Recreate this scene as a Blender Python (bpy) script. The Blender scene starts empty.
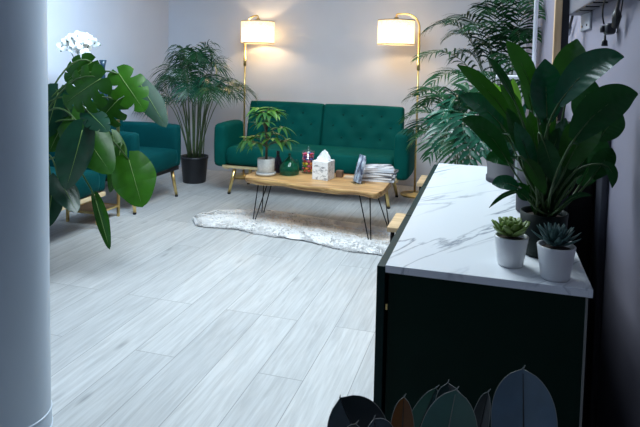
import bpy, bmesh, math, random
from mathutils import Vector, Matrix, noise
R = math.radians
random.seed(7)
scene = bpy.context.scene
COL = scene.collection

# ------------------------------------------------------------------ camera
F = 580.0; EYE = Vector((0, 0, 1.25)); YAW = R(16.42); PITCH = R(3.7); ROLL = R(1.15); PPX, PPY = 320.0, 96.06
fw = Vector((-math.sin(YAW) * math.cos(PITCH), math.cos(YAW) * math.cos(PITCH), -math.sin(PITCH)))
rt = Vector((math.cos(YAW), math.sin(YAW), 0)); up = rt.cross(fw)
rt2 = rt * math.cos(ROLL) + up * math.sin(ROLL); up2 = -rt * math.sin(ROLL) + up * math.cos(ROLL)
cd = bpy.data.cameras.new('camera'); cam = bpy.data.objects.new('camera', cd); COL.objects.link(cam)
m = Matrix((rt2, up2, -fw)).transposed().to_4x4(); m.translation = EYE; cam.matrix_world = m
cd.sensor_width = 36; cd.lens = F / 640 * 36; cd.shift_x = 0.0; cd.shift_y = -(213.5 - PPY) / 640
cd.clip_start = 0.02
scene.camera = cam

def at(px, py, y):
    """point of the room seen at a pixel, standing at depth y"""
    d = rt2 * ((px - PPX) / F) - up2 * ((py - PPY) / F) + fw
    return EYE + d * (y / d.y)

# ------------------------------------------------------------------ world, lights, exposure
w = bpy.data.worlds.new('world'); scene.world = w; w.use_nodes = True
w.node_tree.nodes['Background'].inputs[0].default_value = (0.55, 0.68, 1.0, 1)
w.node_tree.nodes['Background'].inputs[1].default_value = 0.15
scene.view_settings.view_transform = 'Standard'; scene.view_settings.look = 'None'
scene.view_settings.gamma = 1; scene.view_settings.use_curve_mapping = False
scene.view_settings.exposure = 0.22

def area(name, loc, sx, sy, power, color, rot=(0, 0, 0), spread=180):
    l = bpy.data.lights.new(name, 'AREA'); l.shape = 'RECTANGLE'; l.size = sx; l.size_y = sy
    l.energy = power; l.color = color; l.spread = R(spread)
    o = bpy.data.objects.new(name, l); COL.objects.link(o); o.location = loc; o.rotation_euler = rot
    return o
CEIL = 2.6
area('ceiling_light_middle', (-1.15, 3.0, CEIL - .05), 0.9, 1.8, 76, (0.80, 0.93, 1.0))
area('ceiling_light_counter', (-0.55, 2.2, CEIL - .05), 0.5, 1.2, 14, (0.74, 0.88, 1.0))
area('left_wall_fill', (-2.0, 2.9, 2.5), .3, 1.0, 30, (0.52, 0.74, 1.0), (R(62), 0, R(62)), 90)  # unseen cool fill added to brighten the left wall
area('daylight_side', (-3.3, 0.4, 1.5), 1.4, 1.4, 10, (0.45, 0.65, 1.0), (R(90), 0, R(-60)))

# ------------------------------------------------------------------ materials
MATS = {}
def mat(name, color, rough=0.5, metal=0.0, **kw):
    if name in MATS: return MATS[name]
    m = bpy.data.materials.new(name); m.use_nodes = True; MATS[name] = m
    nt = m.node_tree; b = nt.nodes['Principled BSDF']
    b.inputs['Roughness'].default_value = rough; b.inputs['Metallic'].default_value = metal
    c = (*color, 1)
    b.inputs['Base Color'].default_value = c
    for k, v in kw.items():
        if k in ('vary', 'bump', 'scale', 'stretch', 'dark'): continue
        b.inputs[k].default_value = v
    if 'vary' in kw or 'bump' in kw:
        tc = nt.nodes.new('ShaderNodeTexCoord'); mp = nt.nodes.new('ShaderNodeMapping')
        mp.inputs['Scale'].default_value = kw.get('stretch', (1, 1, 1))
        n = nt.nodes.new('ShaderNodeTexNoise'); n.inputs['Scale'].default_value = kw.get('scale', 8); n.inputs['Detail'].default_value = 5
        nt.links.new(tc.outputs['Object'], mp.inputs[0]); nt.links.new(mp.outputs[0], n.inputs['Vector'])
        if 'vary' in kw:
            v = kw['vary']; mx = nt.nodes.new('ShaderNodeValToRGB')
            d = kw.get('dark')
            mx.color_ramp.elements[0].position = .3; mx.color_ramp.elements[1].position = .7
            mx.color_ramp.elements[0].color = (*d, 1) if d else (*[x * (1 - v) for x in color], 1)
            mx.color_ramp.elements[1].color = (*[min(1, x * (1 + v)) for x in color], 1)
            nt.links.new(n.outputs[0], mx.inputs[0]); nt.links.new(mx.outputs[0], b.inputs['Base Color'])
        if 'bump' in kw:
            bp = nt.nodes.new('ShaderNodeBump'); bp.inputs['Strength'].default_value = kw['bump']; bp.inputs['Distance'].default_value = .01
            nt.links.new(n.outputs[0], bp.inputs['Height']); nt.links.new(bp.outputs[0], b.inputs['Normal'])
    return m

def leaf_mat(name, color, rough=0.35, spec=.5, trans=.25, vary=.25, scale=14):
    if name in MATS: return MATS[name]
    m = mat(name, color, rough, vary=vary, scale=scale)
    nt = m.node_tree; b = nt.nodes['Principled BSDF']; b.inputs['Specular IOR Level'].default_value = spec
    out = nt.nodes['Material Output']
    t = nt.nodes.new('ShaderNodeBsdfTranslucent'); t.inputs[0].default_value = (min(.95, color[0] * 1.6), min(.95, color[1] * 1.9), color[2] * (.8 if color[0] < .5 else 1.05), 1)
    mx = nt.nodes.new('ShaderNodeMixShader'); mx.inputs[0].default_value = trans
    nt.links.new(b.outputs[0], mx.inputs[1]); nt.links.new(t.outputs[0], mx.inputs[2]); nt.links.new(mx.outputs[0], out.inputs[0])
    return m

def floor_mat():
    m = bpy.data.materials.new('pale_planks'); m.use_nodes = True; nt = m.node_tree; N = nt.nodes.new; L = nt.links.new
    b = nt.nodes['Principled BSDF']; b.inputs['Roughness'].default_value = .42; b.inputs['Specular IOR Level'].default_value = .45
    tc = N('ShaderNodeTexCoord'); sp = N('ShaderNodeSeparateXYZ'); cb = N('ShaderNodeCombineXYZ')
    L(tc.outputs['Object'], sp.inputs[0])
    ax = N('ShaderNodeMath'); ax.operation = 'ADD'; ax.inputs[1].default_value = 10 * .187 + .096; L(sp.outputs['X'], ax.inputs[0])
    L(sp.outputs['Y'], cb.inputs[0]); L(ax.outputs[0], cb.inputs[1])
    br = N('ShaderNodeTexBrick'); br.inputs['Scale'].default_value = 1; br.inputs['Brick Width'].default_value = 1.28
    br.inputs['Row Height'].default_value = .187; br.inputs['Mortar Size'].default_value = .0016; br.inputs['Mortar Smooth'].default_value = .2
    br.offset = .38; br.offset_frequency = 3; br.squash = 1
    br.inputs['Color1'].default_value = (0, 0, 0, 1); br.inputs['Color2'].default_value = (1, 1, 1, 1); br.inputs['Bias'].default_value = 0
    br.inputs['Mortar'].default_value = (.5, .5, .5, 1)
    L(cb.outputs[0], br.inputs['Vector'])
    # grain, shifted plank by plank
    sh = N('ShaderNodeVectorMath'); sh.operation = 'MULTIPLY_ADD'
    L(br.outputs['Color'], sh.inputs[0]); sh.inputs[1].default_value = (7, 3, 5); L(tc.outputs['Object'], sh.inputs[2])
    mp = N('ShaderNodeMapping'); mp.inputs['Scale'].default_value = (34, 2.0, 1); L(sh.outputs[0], mp.inputs[0])
    n1 = N('ShaderNodeTexNoise'); n1.inputs['Scale'].default_value = 1.6; n1.inputs['Detail'].default_value = 8; n1.inputs['Roughness'].default_value = .62; n1.inputs['Distortion'].default_value = .6
    L(mp.outputs[0], n1.inputs['Vector'])
    r1 = N('ShaderNodeValToRGB'); e = r1.color_ramp.elements
    e[0].position = .28; e[0].color = (.44, .45, .455, 1); e[1].position = .62; e[1].color = (.62, .635, .64, 1)
    L(n1.outputs[0], r1.inputs[0])
    # knots
    mp2 = N('ShaderNodeMapping'); mp2.inputs['Scale'].default_value = (9, 2.6, 1); L(sh.outputs[0], mp2.inputs[0])
    vo = N('ShaderNodeTexVoronoi'); vo.inputs['Scale'].default_value = .9; L(mp2.outputs[0], vo.inputs['Vector'])
    r2 = N('ShaderNodeValToRGB'); e = r2.color_ramp.elements; e[0].position = .03; e[0].color = (.55, .55, .56, 1); e[1].position = .14; e[1].color = (1, 1, 1, 1)
    L(vo.outputs['Distance'], r2.inputs[0])
    mu = N('ShaderNodeMixRGB'); mu.blend_type = 'MULTIPLY'; mu.inputs[0].default_value = .7
    L(r1.outputs[0], mu.inputs[1]); L(r2.outputs[0], mu.inputs[2])
    # plank tone
    r3 = N('ShaderNodeValToRGB'); e = r3.color_ramp.elements; e[0].color = (.84, .85, .86, 1); e[1].color = (1, 1, 1, 1); L(br.outputs['Color'], r3.inputs[0])
    mt = N('ShaderNodeMixRGB'); mt.blend_type = 'MULTIPLY'; mt.inputs[0].default_value = 1; L(mu.outputs[0], mt.inputs[1]); L(r3.outputs[0], mt.inputs[2])
    ms = N('ShaderNodeMixRGB'); L(br.outputs['Fac'], ms.inputs[0]); L(mt.outputs[0], ms.inputs[1]); ms.inputs[2].default_value = (.26, .27, .28, 1)
    L(ms.outputs[0], b.inputs['Base Color'])
    bp = N('ShaderNodeBump'); bp.inputs['Strength'].default_value = .12; bp.inputs['Distance'].default_value = .003
    L(n1.outputs[0], bp.inputs['Height']); L(bp.outputs[0], b.inputs['Normal'])
    return m

def marble_mat(name, scale, base=(.86, .87, .88), vein=(.36, .38, .42), rough=.22, rot=R(35), thin=.035):
    m = bpy.data.materials.new(name); m.use_nodes = True; nt = m.node_tree; N = nt.nodes.new; L = nt.links.new
    b = nt.nodes['Principled BSDF']; b.inputs['Roughness'].default_value = rough
    tc = N('ShaderNodeTexCoord'); mr = N('ShaderNodeMapping'); mr.inputs['Rotation'].default_value = (0, 0, rot); mp = N('ShaderNodeMapping'); mp.inputs['Scale'].default_value = (scale * .32, scale * 1.7, scale)
    L(tc.outputs['Object'], mr.inputs[0]); L(mr.outputs[0], mp.inputs[0])
    n = N('ShaderNodeTexNoise'); n.inputs['Scale'].default_value = 1.6; n.inputs['Detail'].default_value = 6; n.inputs['Roughness'].default_value = .55; n.inputs['Distortion'].default_value = .7
    L(mp.outputs[0], n.inputs['Vector'])
    s = N('ShaderNodeMath'); s.operation = 'SUBTRACT'; s.inputs[1].default_value = .5; L(n.outputs[0], s.inputs[0])
    a = N('ShaderNodeMath'); a.operation = 'ABSOLUTE'; L(s.outputs[0], a.inputs[0])
    r = N('ShaderNodeValToRGB'); e = r.color_ramp.elements; e[0].position = 0; e[0].color = (1, 1, 1, 1); e[1].position = thin; e[1].color = (0, 0, 0, 1)
    L(a.outputs[0], r.inputs[0])
    n2 = N('ShaderNodeTexNoise'); n2.inputs['Scale'].default_value = 2.2; n2.inputs['Detail'].default_value = 2; L(mp.outputs[0], n2.inputs['Vector'])
    r2 = N('ShaderNodeValToRGB'); e = r2.color_ramp.elements; e[0].position = .40; e[0].color = (0, 0, 0, 1); e[1].position = .60; e[1].color = (1, 1, 1, 1); L(n2.outputs[0], r2.inputs[0])
    mu = N('ShaderNodeMath'); mu.operation = 'MULTIPLY'; L(r.outputs[0], mu.inputs[0]); L(r2.outputs[0], mu.inputs[1])
    mx = N('ShaderNodeMixRGB'); L(mu.outputs[0], mx.inputs[0]); mx.inputs[1].default_value = (*base, 1); mx.inputs[2].default_value = (*vein, 1)
    L(mx.outputs[0], b.inputs['Base Color'])
    return m

def wood_mat(name, c1, c2, axis='X', scale=9, rough=.35):
    m = bpy.data.materials.new(name); m.use_nodes = True; nt = m.node_tree; N = nt.nodes.new; L = nt.links.new
    b = nt.nodes['Principled BSDF']; b.inputs['Roughness'].default_value = rough
    tc = N('ShaderNodeTexCoord'); mp = N('ShaderNodeMapping'); mp.inputs['Scale'].default_value = {'X': (.8, 7, 7), 'Y': (7, .8, 7), 'Z': (7, 7, .8)}[axis]
    L(tc.outputs['Object'], mp.inputs[0])
    n = N('ShaderNodeTexNoise'); n.inputs['Scale'].default_value = scale * .35; n.inputs['Detail'].default_value = 7; n.inputs['Distortion'].default_value = 1.5
    L(mp.outputs[0], n.inputs['Vector'])
    r = N('ShaderNodeValToRGB'); e = r.color_ramp.elements; e[0].position = .34; e[0].color = (*c1, 1); e[1].position = .62; e[1].color = (*c2, 1)
    L(n.outputs[0], r.inputs[0]); L(r.outputs[0], b.inputs['Base Color'])
    return m

FLOOR = floor_mat()
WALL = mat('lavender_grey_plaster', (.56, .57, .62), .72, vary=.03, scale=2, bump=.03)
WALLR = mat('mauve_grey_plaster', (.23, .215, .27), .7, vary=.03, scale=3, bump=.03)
WHITE = mat('white_paint', (.78, .79, .8), .45, vary=.02, scale=6)
COLM = mat('column_blue_grey_paint', (.43, .50, .58), .38, vary=.03, scale=2)
RINGM = mat('column_seam', (.62, .70, .80), .35)
MARBLE = marble_mat('white_marble', 3.4, rot=R(-60), thin=.032, base=(.80, .83, .86), vein=(.30, .33, .38))
MARBLE2 = marble_mat('tissue_box_marble', 16, rot=R(20), thin=.05, rough=.4, vein=(.2, .21, .24))
WOOD = wood_mat('live_edge_wood', (.28, .13, .045), (.62, .38, .16), 'X', 7)
BARK = wood_mat('bark_edge', (.22, .10, .03), (.55, .34, .13), 'X', 9, .6)
TAN = wood_mat('tan_wood', (.42, .29, .16), (.58, .42, .25), 'X', 8, .5)
TANZ = wood_mat('post_wood', (.50, .32, .17), (.66, .46, .27), 'Z', 8, .5)
GOLD = mat('brushed_gold', (.78, .58, .24), .28, 1.0, vary=.08, scale=30)
GOLDW = mat('champagne_rail', (.80, .64, .36), .4, .6, vary=.06, scale=20)
BLACK = mat('black_metal', (.012, .012, .014), .4, .5, vary=.2, scale=20)
BLACKP = mat('black_plastic', (.012, .013, .018), .45, vary=.2, scale=12)
CAB = mat('dark_green_lacquer', (.0006, .015, .009), .5, vary=.15, scale=3, **{'Specular IOR Level': .12})
CABD = mat('dark_green_edge', (.001, .016, .014), .5, vary=.15, scale=3, **{'Specular IOR Level': .15})
def velvet(name, c, t):
    m = mat(name, c, .75, vary=.14, scale=5, bump=.15)
    b = m.node_tree.nodes['Principled BSDF']
    b.inputs['Sheen Weight'].default_value = .06; b.inputs['Specular IOR Level'].default_value = .08; b.inputs['Sheen Roughness'].default_value = .4; b.inputs['Sheen Tint'].default_value = (*t, 1)
    return m
VELVET = velvet('emerald_velvet', (.0003, .068, .057), (.02, .8, .6))
VELVETB = velvet('teal_velvet', (.0003, .048, .050), (.02, .7, .7))
BUTTON = velvet('button_velvet', (.002, .045, .036), (.05, .6, .45))
CERAM = mat('white_ceramic', (.72, .73, .73), .35, vary=.03, scale=6)
CONC = mat('speckled_stone_pot', (.62, .62, .60), .7, vary=.12, scale=70)
POTG = mat('grey_pot', (.030, .031, .042), .7, vary=.1, scale=9)
POTD = mat('dark_green_pot', (.006, .012, .010), .5, vary=.2, scale=9, **{'Specular IOR Level': .15})
SOIL = mat('soil', (.035, .022, .014), .95, vary=.5, scale=60, bump=.6)
PAPER = mat('paper', (.85, .86, .88), .7, vary=.02)
FUR = leaf_mat('white_fur', (.90, .90, .90), .9, spec=.1, trans=.15, vary=.03)
FURT = leaf_mat('tan_fur', (.82, .73, .66), .9, spec=.1, trans=.15, vary=.08)
STEM = leaf_mat('stem_green', (.045, .10, .022), .5, trans=.05)
CANE = leaf_mat('cane_green', (.07, .115, .045), .5, trans=.05)
TRUNK = mat('thin_trunk', (.12, .08, .05), .8, vary=.3, scale=40)
PALM1 = leaf_mat('palm_green', (.011, .062, .022), .34, spec=0.2, trans=.12)
PALM2 = leaf_mat('palm_dark_green', (.005, .030, .010), .34, spec=0.15, trans=.10)
PALM3 = leaf_mat('palm_blue_green', (.008, .075, .042), .26, spec=.35, trans=.08)
LILY = leaf_mat('lily_green', (.007, .050, .012), .28, spec=0.25, trans=.12)
LILY2 = leaf_mat('lily_deep_teal', (.005, .070, .030), .24, spec=.5, trans=.08)
LILY3 = leaf_mat('lily_fresh_green', (.10, .22, .03), .4, trans=.45)
LILY4 = leaf_mat('lily_mid_green', (.020, .085, .010), .38, spec=0.25, trans=.15)
MON = leaf_mat('monstera_green', (.016, .070, .007), .3, spec=0.22, trans=.16)
MON2 = leaf_mat('monstera_dark', (.004, .035, .018), .3, spec=.4, trans=.1)
MON3 = leaf_mat('monstera_bright', (.026, .105, .008), .32, spec=0.22, trans=.18)
MON4 = leaf_mat('monstera_grey_green', (.018, .055, .035), .55, spec=.25, trans=.1)
TREE = leaf_mat('money_tree_green', (.035, .12, .030), .4, spec=0.2, trans=.2)
TREE2 = leaf_mat('money_tree_lime', (.10, .24, .04), .4, trans=.3)
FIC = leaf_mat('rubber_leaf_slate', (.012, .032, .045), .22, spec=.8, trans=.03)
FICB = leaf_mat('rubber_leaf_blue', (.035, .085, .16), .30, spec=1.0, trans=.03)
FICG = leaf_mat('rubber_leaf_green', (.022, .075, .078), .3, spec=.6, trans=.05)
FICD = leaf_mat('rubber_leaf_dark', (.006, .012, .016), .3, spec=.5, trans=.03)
FICR = leaf_mat('rubber_leaf_bronze', (.085, .028, .010), .3, spec=.4, trans=.1)
RIM = mat('leaf_rim', (.20, .21, .20), .5, vary=.1)
SUCG = leaf_mat('succulent_lime', (.17, .26, .055), .45, trans=.1, scale=40)
SUCB = leaf_mat('succulent_blue', (.05, .11, .10), .4, trans=.05, scale=40)
ORCH = mat('orchid_petal', (.92, .92, .86), .6, vary=.04)
GLASSG = mat('green_glass', (.01, .22, .12), .05, **{'Transmission Weight': .75, 'IOR': 1.45})
GLASSC = bpy.data.materials.new('clear_glass'); GLASSC.use_nodes = True
def thin_glass():
    nt = GLASSC.node_tree; nt.nodes.remove(nt.nodes['Principled BSDF']); out = nt.nodes['Material Output']
    t = nt.nodes.new('ShaderNodeBsdfTransparent'); t.inputs[0].default_value = (.93, .96, .97, 1); g = nt.nodes.new('ShaderNodeBsdfGlossy'); g.inputs['Roughness'].default_value = .08
    mx = nt.nodes.new('ShaderNodeMixShader'); mx.inputs[0].default_value = .10
    nt.links.new(t.outputs[0], mx.inputs[1]); nt.links.new(g.outputs[0], mx.inputs[2]); nt.links.new(mx.outputs[0], out.inputs[0])
thin_glass()
GLASSB = mat('smoky_glass', (.05, .04, .09), .06, **{'Transmission Weight': .5, 'IOR': 1.45})
ROD = mat('white_enamel', (.85, .87, .92), .35, vary=.02)

def lin(r, g, b):
    f = lambda c: (c / 255 / 12.92) if c / 255 <= .04045 else ((c / 255 + .055) / 1.055) ** 2.4
    return (f(r), f(g), f(b))

# ------------------------------------------------------------------ object helpers
def link(o, parent=None):
    COL.objects.link(o)
    if parent is not None: o.parent = parent
    return o
def obj(name, bm, m, parent=None, smooth=True, keep_world=False):
    me = bpy.data.meshes.new(name)
    bmesh.ops.recalc_face_normals(bm, faces=bm.faces) if False else None
    bm.to_mesh(me); bm.free()
    for mm in (m if isinstance(m, (list, tuple)) else [m]): me.materials.append(mm)
    if smooth:
        for p in me.polygons: p.use_smooth = True
    o = bpy.data.objects.new(name, me); link(o, parent)
    return o
def tag(o, label=None, cat=None, group=None, kind=None):
    if label: o['label'] = label
    if cat: o['category'] = cat
    if group: o['group'] = group
    if kind: o['kind'] = kind
    return o
def thing(name, label, cat, loc=(0, 0, 0), rz=0, group=None):
    o = bpy.data.objects.new(name, None); COL.objects.link(o); o.location = loc; o.rotation_euler = (0, 0, rz)
    o.empty_display_size = .05
    return tag(o, label, cat, group)
def struct(name, bm, m, smooth=False):
    o = obj(name, bm, m, None, smooth); o['kind'] = 'structure'; return o
def dup(root, loc=None, rz=None, label=None, group=None):
    r = root.copy(); COL.objects.link(r)
    if loc is not None: r.location = loc
    if rz is not None: r.rotation_euler = (0, 0, rz)
    if label: r['label'] = label
    if group: r['group'] = group
    for ch in list(root.children):
        c = ch.copy(); COL.objects.link(c); c.parent = r
        for g in list(ch.children):
            d = g.copy(); COL.objects.link(d); d.parent = c
    return r
V = Vector
def BM(): return bmesh.new()
def box(bm, lo, hi, bev=0, mi=0, M=None):
    lo = V(lo); hi = V(hi)
    r = bmesh.ops.create_cube(bm, size=1); vs = r['verts']
    for v in vs:
        v.co = V((lo[i] + (v.co[i] + .5) * (hi[i] - lo[i]) for i in range(3)))
    es = list({e for v in vs for e in v.link_edges}); fs = set(f for v in vs for f in v.link_faces)
    if bev:
        rr = bmesh.ops.bevel(bm, geom=es, offset=bev, segments=2, affect='EDGES', profile=.6)
        fs = set(rr['faces']) | {f for f in fs if f.is_valid}
        vs = list({v for f in fs for v in f.verts})
    for f in fs: f.material_index = mi
    if M is not None: bmesh.ops.transform(bm, matrix=M, verts=vs)
    return bm
def tube(bm, pts, rad, seg=8, cap=True, mi=0):
    pts = [V(p) for p in pts]; n = len(pts)
    rads = rad if isinstance(rad, (list, tuple)) else [rad] * n
    rings = []; prev = None
    for i, p in enumerate(pts):
        t = (pts[min(i + 1, n - 1)] - pts[max(i - 1, 0)])
        if t.length < 1e-9: t = V((0, 0, 1))
        t.normalize()
        if prev is None:
            a = t.orthogonal().normalized()
        else:
            a = (prev - t * prev.dot(t))
            a = a.normalized() if a.length > 1e-6 else t.orthogonal().normalized()
        prev = a; b = t.cross(a)
        rings.append([bm.verts.new(p + (a * math.cos(2 * math.pi * k / seg) + b * math.sin(2 * math.pi * k / seg)) * rads[i]) for k in range(seg)])
    for i in range(n - 1):
        for k in range(seg):
            f = bm.faces.new((rings[i][k], rings[i][(k + 1) % seg], rings[i + 1][(k + 1) % seg], rings[i + 1][k])); f.material_index = mi
    if cap:
        bm.faces.new(rings[0][::-1]).material_index = mi; bm.faces.new(rings[-1]).material_index = mi
    return bm
def lathe(bm, prof, seg=32, c=(0, 0, 0), mi=0, close=False):
    c = V(c); rings = []
    for r, z in prof:
        if r < 1e-6: rings.append([bm.verts.new(c + V((0, 0, z)))])
        else: rings.append([bm.verts.new(c + V((r * math.cos(2 * math.pi * k / seg), r * math.sin(2 * math.pi * k / seg), z))) for k in range(seg)])
    for a, b in zip(rings, rings[1:]):
        for k in range(seg):
            k2 = (k + 1) % seg
            if len(a) == 1 and len(b) == 1: continue
            if len(a) == 1: f = bm.faces.new((a[0], b[k2], b[k]))
            elif len(b) == 1: f = bm.faces.new((a[k], a[k2], b[0]))
            else: f = bm.faces.new((a[k], a[k2], b[k2], b[k]))
            f.material_index = mi
    return bm
def bez(p0, p1, p2, n):
    p0, p1, p2 = V(p0), V(p1), V(p2)
    return [p0 * (1 - t) ** 2 + p1 * 2 * t * (1 - t) + p2 * t * t for t in [i / n for i in range(n + 1)]]
def rbox(bm, lo, hi, r, nx=8, ny=8, nz=8, disp=None, puff=0):
    """soft box: gridded, rounded edges, optional displacement of the surface"""
    lo, hi = V(lo), V(hi); c = (lo + hi) / 2; h = (hi - lo) / 2; n = (nx, ny, nz); cache = {}
    def vert(i, j, k):
        key = (i, j, k)
        if key in cache: return cache[key]
        q = V((lo[a] + (hi[a] - lo[a]) * (key[a] / n[a]) for a in range(3)))
        # concentrate rows near edges
        for a in range(3):
            t = key[a] / n[a] * 2 - 1; t = math.copysign(abs(t) ** .8, t); q[a] = c[a] + t * h[a]
        rr = [min(r, h[a]) for a in range(3)]
        inner = V((max(lo[a] + rr[a], min(hi[a] - rr[a], q[a])) for a in range(3)))
        d = q - inner; nrm = d.normalized() if d.length > 1e-9 else V((0, 0, 1))
        if d.length > 1e-9: q = inner + V((nrm[a] * rr[a] for a in range(3)))
        if disp: q = q + nrm * disp(q, nrm)
        if puff:
            u = (q - c)
            e = 1
            for a in range(3):
                if abs(nrm[a]) < .5 and h[a] > 0: e *= max(0, 1 - (u[a] / h[a]) ** 2)
            q = q + nrm * puff * e
        cache[key] = bm.verts.new(q); return cache[key]
    for ax in range(3):
        b_, c_ = [x for x in range(3) if x != ax]
        for side in (0, n[ax]):
            for i in range(n[b_]):
                for j in range(n[c_]):
                    ks = []
                    for di, dj in ((0, 0), (1, 0), (1, 1), (0, 1)):
                        k = [0, 0, 0]; k[ax] = side; k[b_] = i + di; k[c_] = j + dj; ks.append(vert(*k))
                    try: bm.faces.new(ks)
                    except ValueError: pass
    bmesh.ops.recalc_face_normals(bm, faces=bm.faces)
    return bm

# leaves ------------------------------------------------------------
def blade(bm, line, width, nrm, fold=.18, prof=None, cols=4, wave=0.0, mi=0, rib=0.0):
    """leaf blade along a centre line; nrm is roughly the way it faces"""
    prof = prof or (lambda t: math.sin(math.pi * min(1, t ** .75 * .97 + .03)) ** .85)
    n = len(line) - 1; rows = []; nrm = V(nrm).normalized()
    ph = random.random() * 6
    for i, p in enumerate(line):
        t = i / n; tg = (line[min(i + 1, n)] - line[max(i - 1, 0)]).normalized()
        s = tg.cross(nrm); s = s.normalized() if s.length > 1e-5 else tg.orthogonal().normalized()
        up_ = s.cross(tg).normalized()
        hw = max(width * .5 * prof(t), width * .004)
        rows.append([bm.verts.new(p + s * hw * (k / cols) + up_ * hw * (abs(k / cols) ** 1.3) * fold + up_ * hw * wave * math.sin(ph + t * 14 + (k > 0) * 1.3) * abs(k / cols) + up_ * rib * math.sin((t * 9 - abs(k / cols) * .9) * 6.283) * min(1, 3 * (1 - abs(k / cols)) + .2)) for k in range(-cols, cols + 1)])
    for a, b in zip(rows, rows[1:]):
        for k in range(2 * cols):
            bm.faces.new((a[k], a[k + 1], b[k + 1], b[k])).material_index = mi
    return bm

def monstera(bm, J, T, nrm, width, lobes=5, cut=.62, droop=.12, cup=.10):
    """heart-shaped blade with deep gaps between side lobes; J stalk joint, T tip"""
    J, T = V(J), V(T); u = T - J; L = u.length; u.normalize(); nrm = V(nrm); s = u.cross(nrm).normalized(); nn = s.cross(u).normalized()
    def P(a, b):   # a along midrib in leaf lengths, b across in half widths
        x = a * L; y = b * width / 2
        return J + u * x + s * y + nn * (-droop * L * max(a, 0) ** 2 - cup * width * .5 * (1 - b * b) * -.3 - cup * width * b * b)
    def outline(phi):  # phi 0 at back lobe, 1 at the tip: heart outline
        ang = math.pi * (1 - phi) * .92 + 0.0
        # heart in polar coordinates about a point on the midrib
        rr = 1.0 + .12 * math.cos(ang * 2 + .4)
        a = .40 + .58 * math.cos(ang) * (1.03 if math.cos(ang) > 0 else .95) * rr
        b = math.sin(ang) ** .8 * (1.0 if math.cos(ang) < .2 else 1 - .25 * (math.cos(ang) - .2))
        if phi < .03: b = .12
        return a, b
    phc = lambda q: min(1, q * 6)
    for side in (-1, 1):
        for i in range(lobes):
            s0, s1 = i / lobes, (i + 1) / lobes
            p0, p1 = s0 ** .9, s1 ** .9
            m0, m1 = max(0, s0 * .9 - .02), s1 * .9 if i < lobes - 1 else .98
            if cut == 0: gap = 0
            else: gap = (.22 if cut >= .6 else .08) * (p1 - p0)
            rows = []
            K = 8; Q = 4
            for k in range(K + 1):
                f = k / K; row = []
                g = gap * max(0, (f - (1 - cut)) / cut) ** .5 if (cut and f > 1 - cut) else 0
                for q in range(Q + 1):
                    h = q / Q
                    ph = p0 + g * (i > 0) + (p1 - p0 - g * (i > 0) - g * (i < lobes - 1)) * h
                    mm = m0 + (m1 - m0) * h
                    oa, ob = outline(ph)
                    ff = f * (1 - .04 * (cut > 0) * (abs(h - .5) * 2) ** 2.5 * (f ** 6))
                    a = mm + (oa - mm) * ff + .05 * math.sin(ff * math.pi) * (phc(ph)); b = ob * ff * side
                    row.append(bm.verts.new(P(a, b) + nn * .012 * width * math.sin(h * math.pi) * ff))
                rows.append(row)
            for a, b in zip(rows, rows[1:]):
                for q in range(Q):
                    bm.faces.new((a[q], a[q + 1], b[q + 1], b[q]) if side > 0 else (a[q + 1], a[q], b[q], b[q + 1]))
    return bm

def toward_cam(p, yaw=0, pitch=0):
    d = (EYE - V(p)); d.normalize()
    d.rotate(Matrix.Rotation(yaw, 3, 'Z')); ax = d.cross(V((0, 0, 1))).normalized(); d.rotate(Matrix.Rotation(pitch, 3, ax))
    return d

# ================================================================== SETTING
XL, XR, YB, YF = -3.47, .30, 5.75, -1.3
bm = BM(); box(bm, (XL, YF, -.1), (XR, YB, 0)); struct('floor', bm, FLOOR)
bm = BM(); box(bm, (XL, YF, CEIL), (XR, YB, CEIL + .1)); struct('ceiling', bm, WHITE)
bm = BM(); box(bm, (XL, YB, -.1), (XR, YB + .1, CEIL + .1)); struct('wall_back', bm, WALL)
bm = BM(); box(bm, (XL - .1, YF, -.1), (XL, YB + .1, CEIL + .1)); struct('wall_left', bm, WALL)
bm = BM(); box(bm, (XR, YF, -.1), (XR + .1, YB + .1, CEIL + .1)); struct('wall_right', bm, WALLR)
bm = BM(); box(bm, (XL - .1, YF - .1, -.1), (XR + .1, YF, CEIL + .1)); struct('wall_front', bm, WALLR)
bm = BM(); box(bm, (XL, YB - .014, 0), (XR, YB, .09), .004); struct('baseboard_back', bm, WALL)
bm = BM(); box(bm, (XL, .2, 0), (XL + .014, YB - .014, .09), .004); struct('baseboard_left', bm, WALL)
# round column at the left edge with a sleeve and seams at its foot
cx, cy = -1.483, 1.49
bm = BM(); lathe(bm, [(.120, .06), (.120, CEIL)], 64, (cx, cy, 0)); col = struct('column', bm, COLM, True)
bm = BM(); lathe(bm, [(.1225, 0), (.1225, .056), (.1205, .060)], 64, (cx, cy, 0)); s = obj('column_sleeve', bm, COLM, col)
bm = BM(); lathe(bm, [(.1206, .0575), (.1238, .0585), (.1238, .0605), (.1202, .062)], 64, (cx, cy, 0)); obj('column_seam', bm, RINGM, col)
bm = BM(); lathe(bm, [(.1226, 0), (.1255, 0), (.1255, .004), (.1226, .005)], 64, (cx, cy, 0)); obj('column_seam', bm, RINGM, col)

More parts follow.
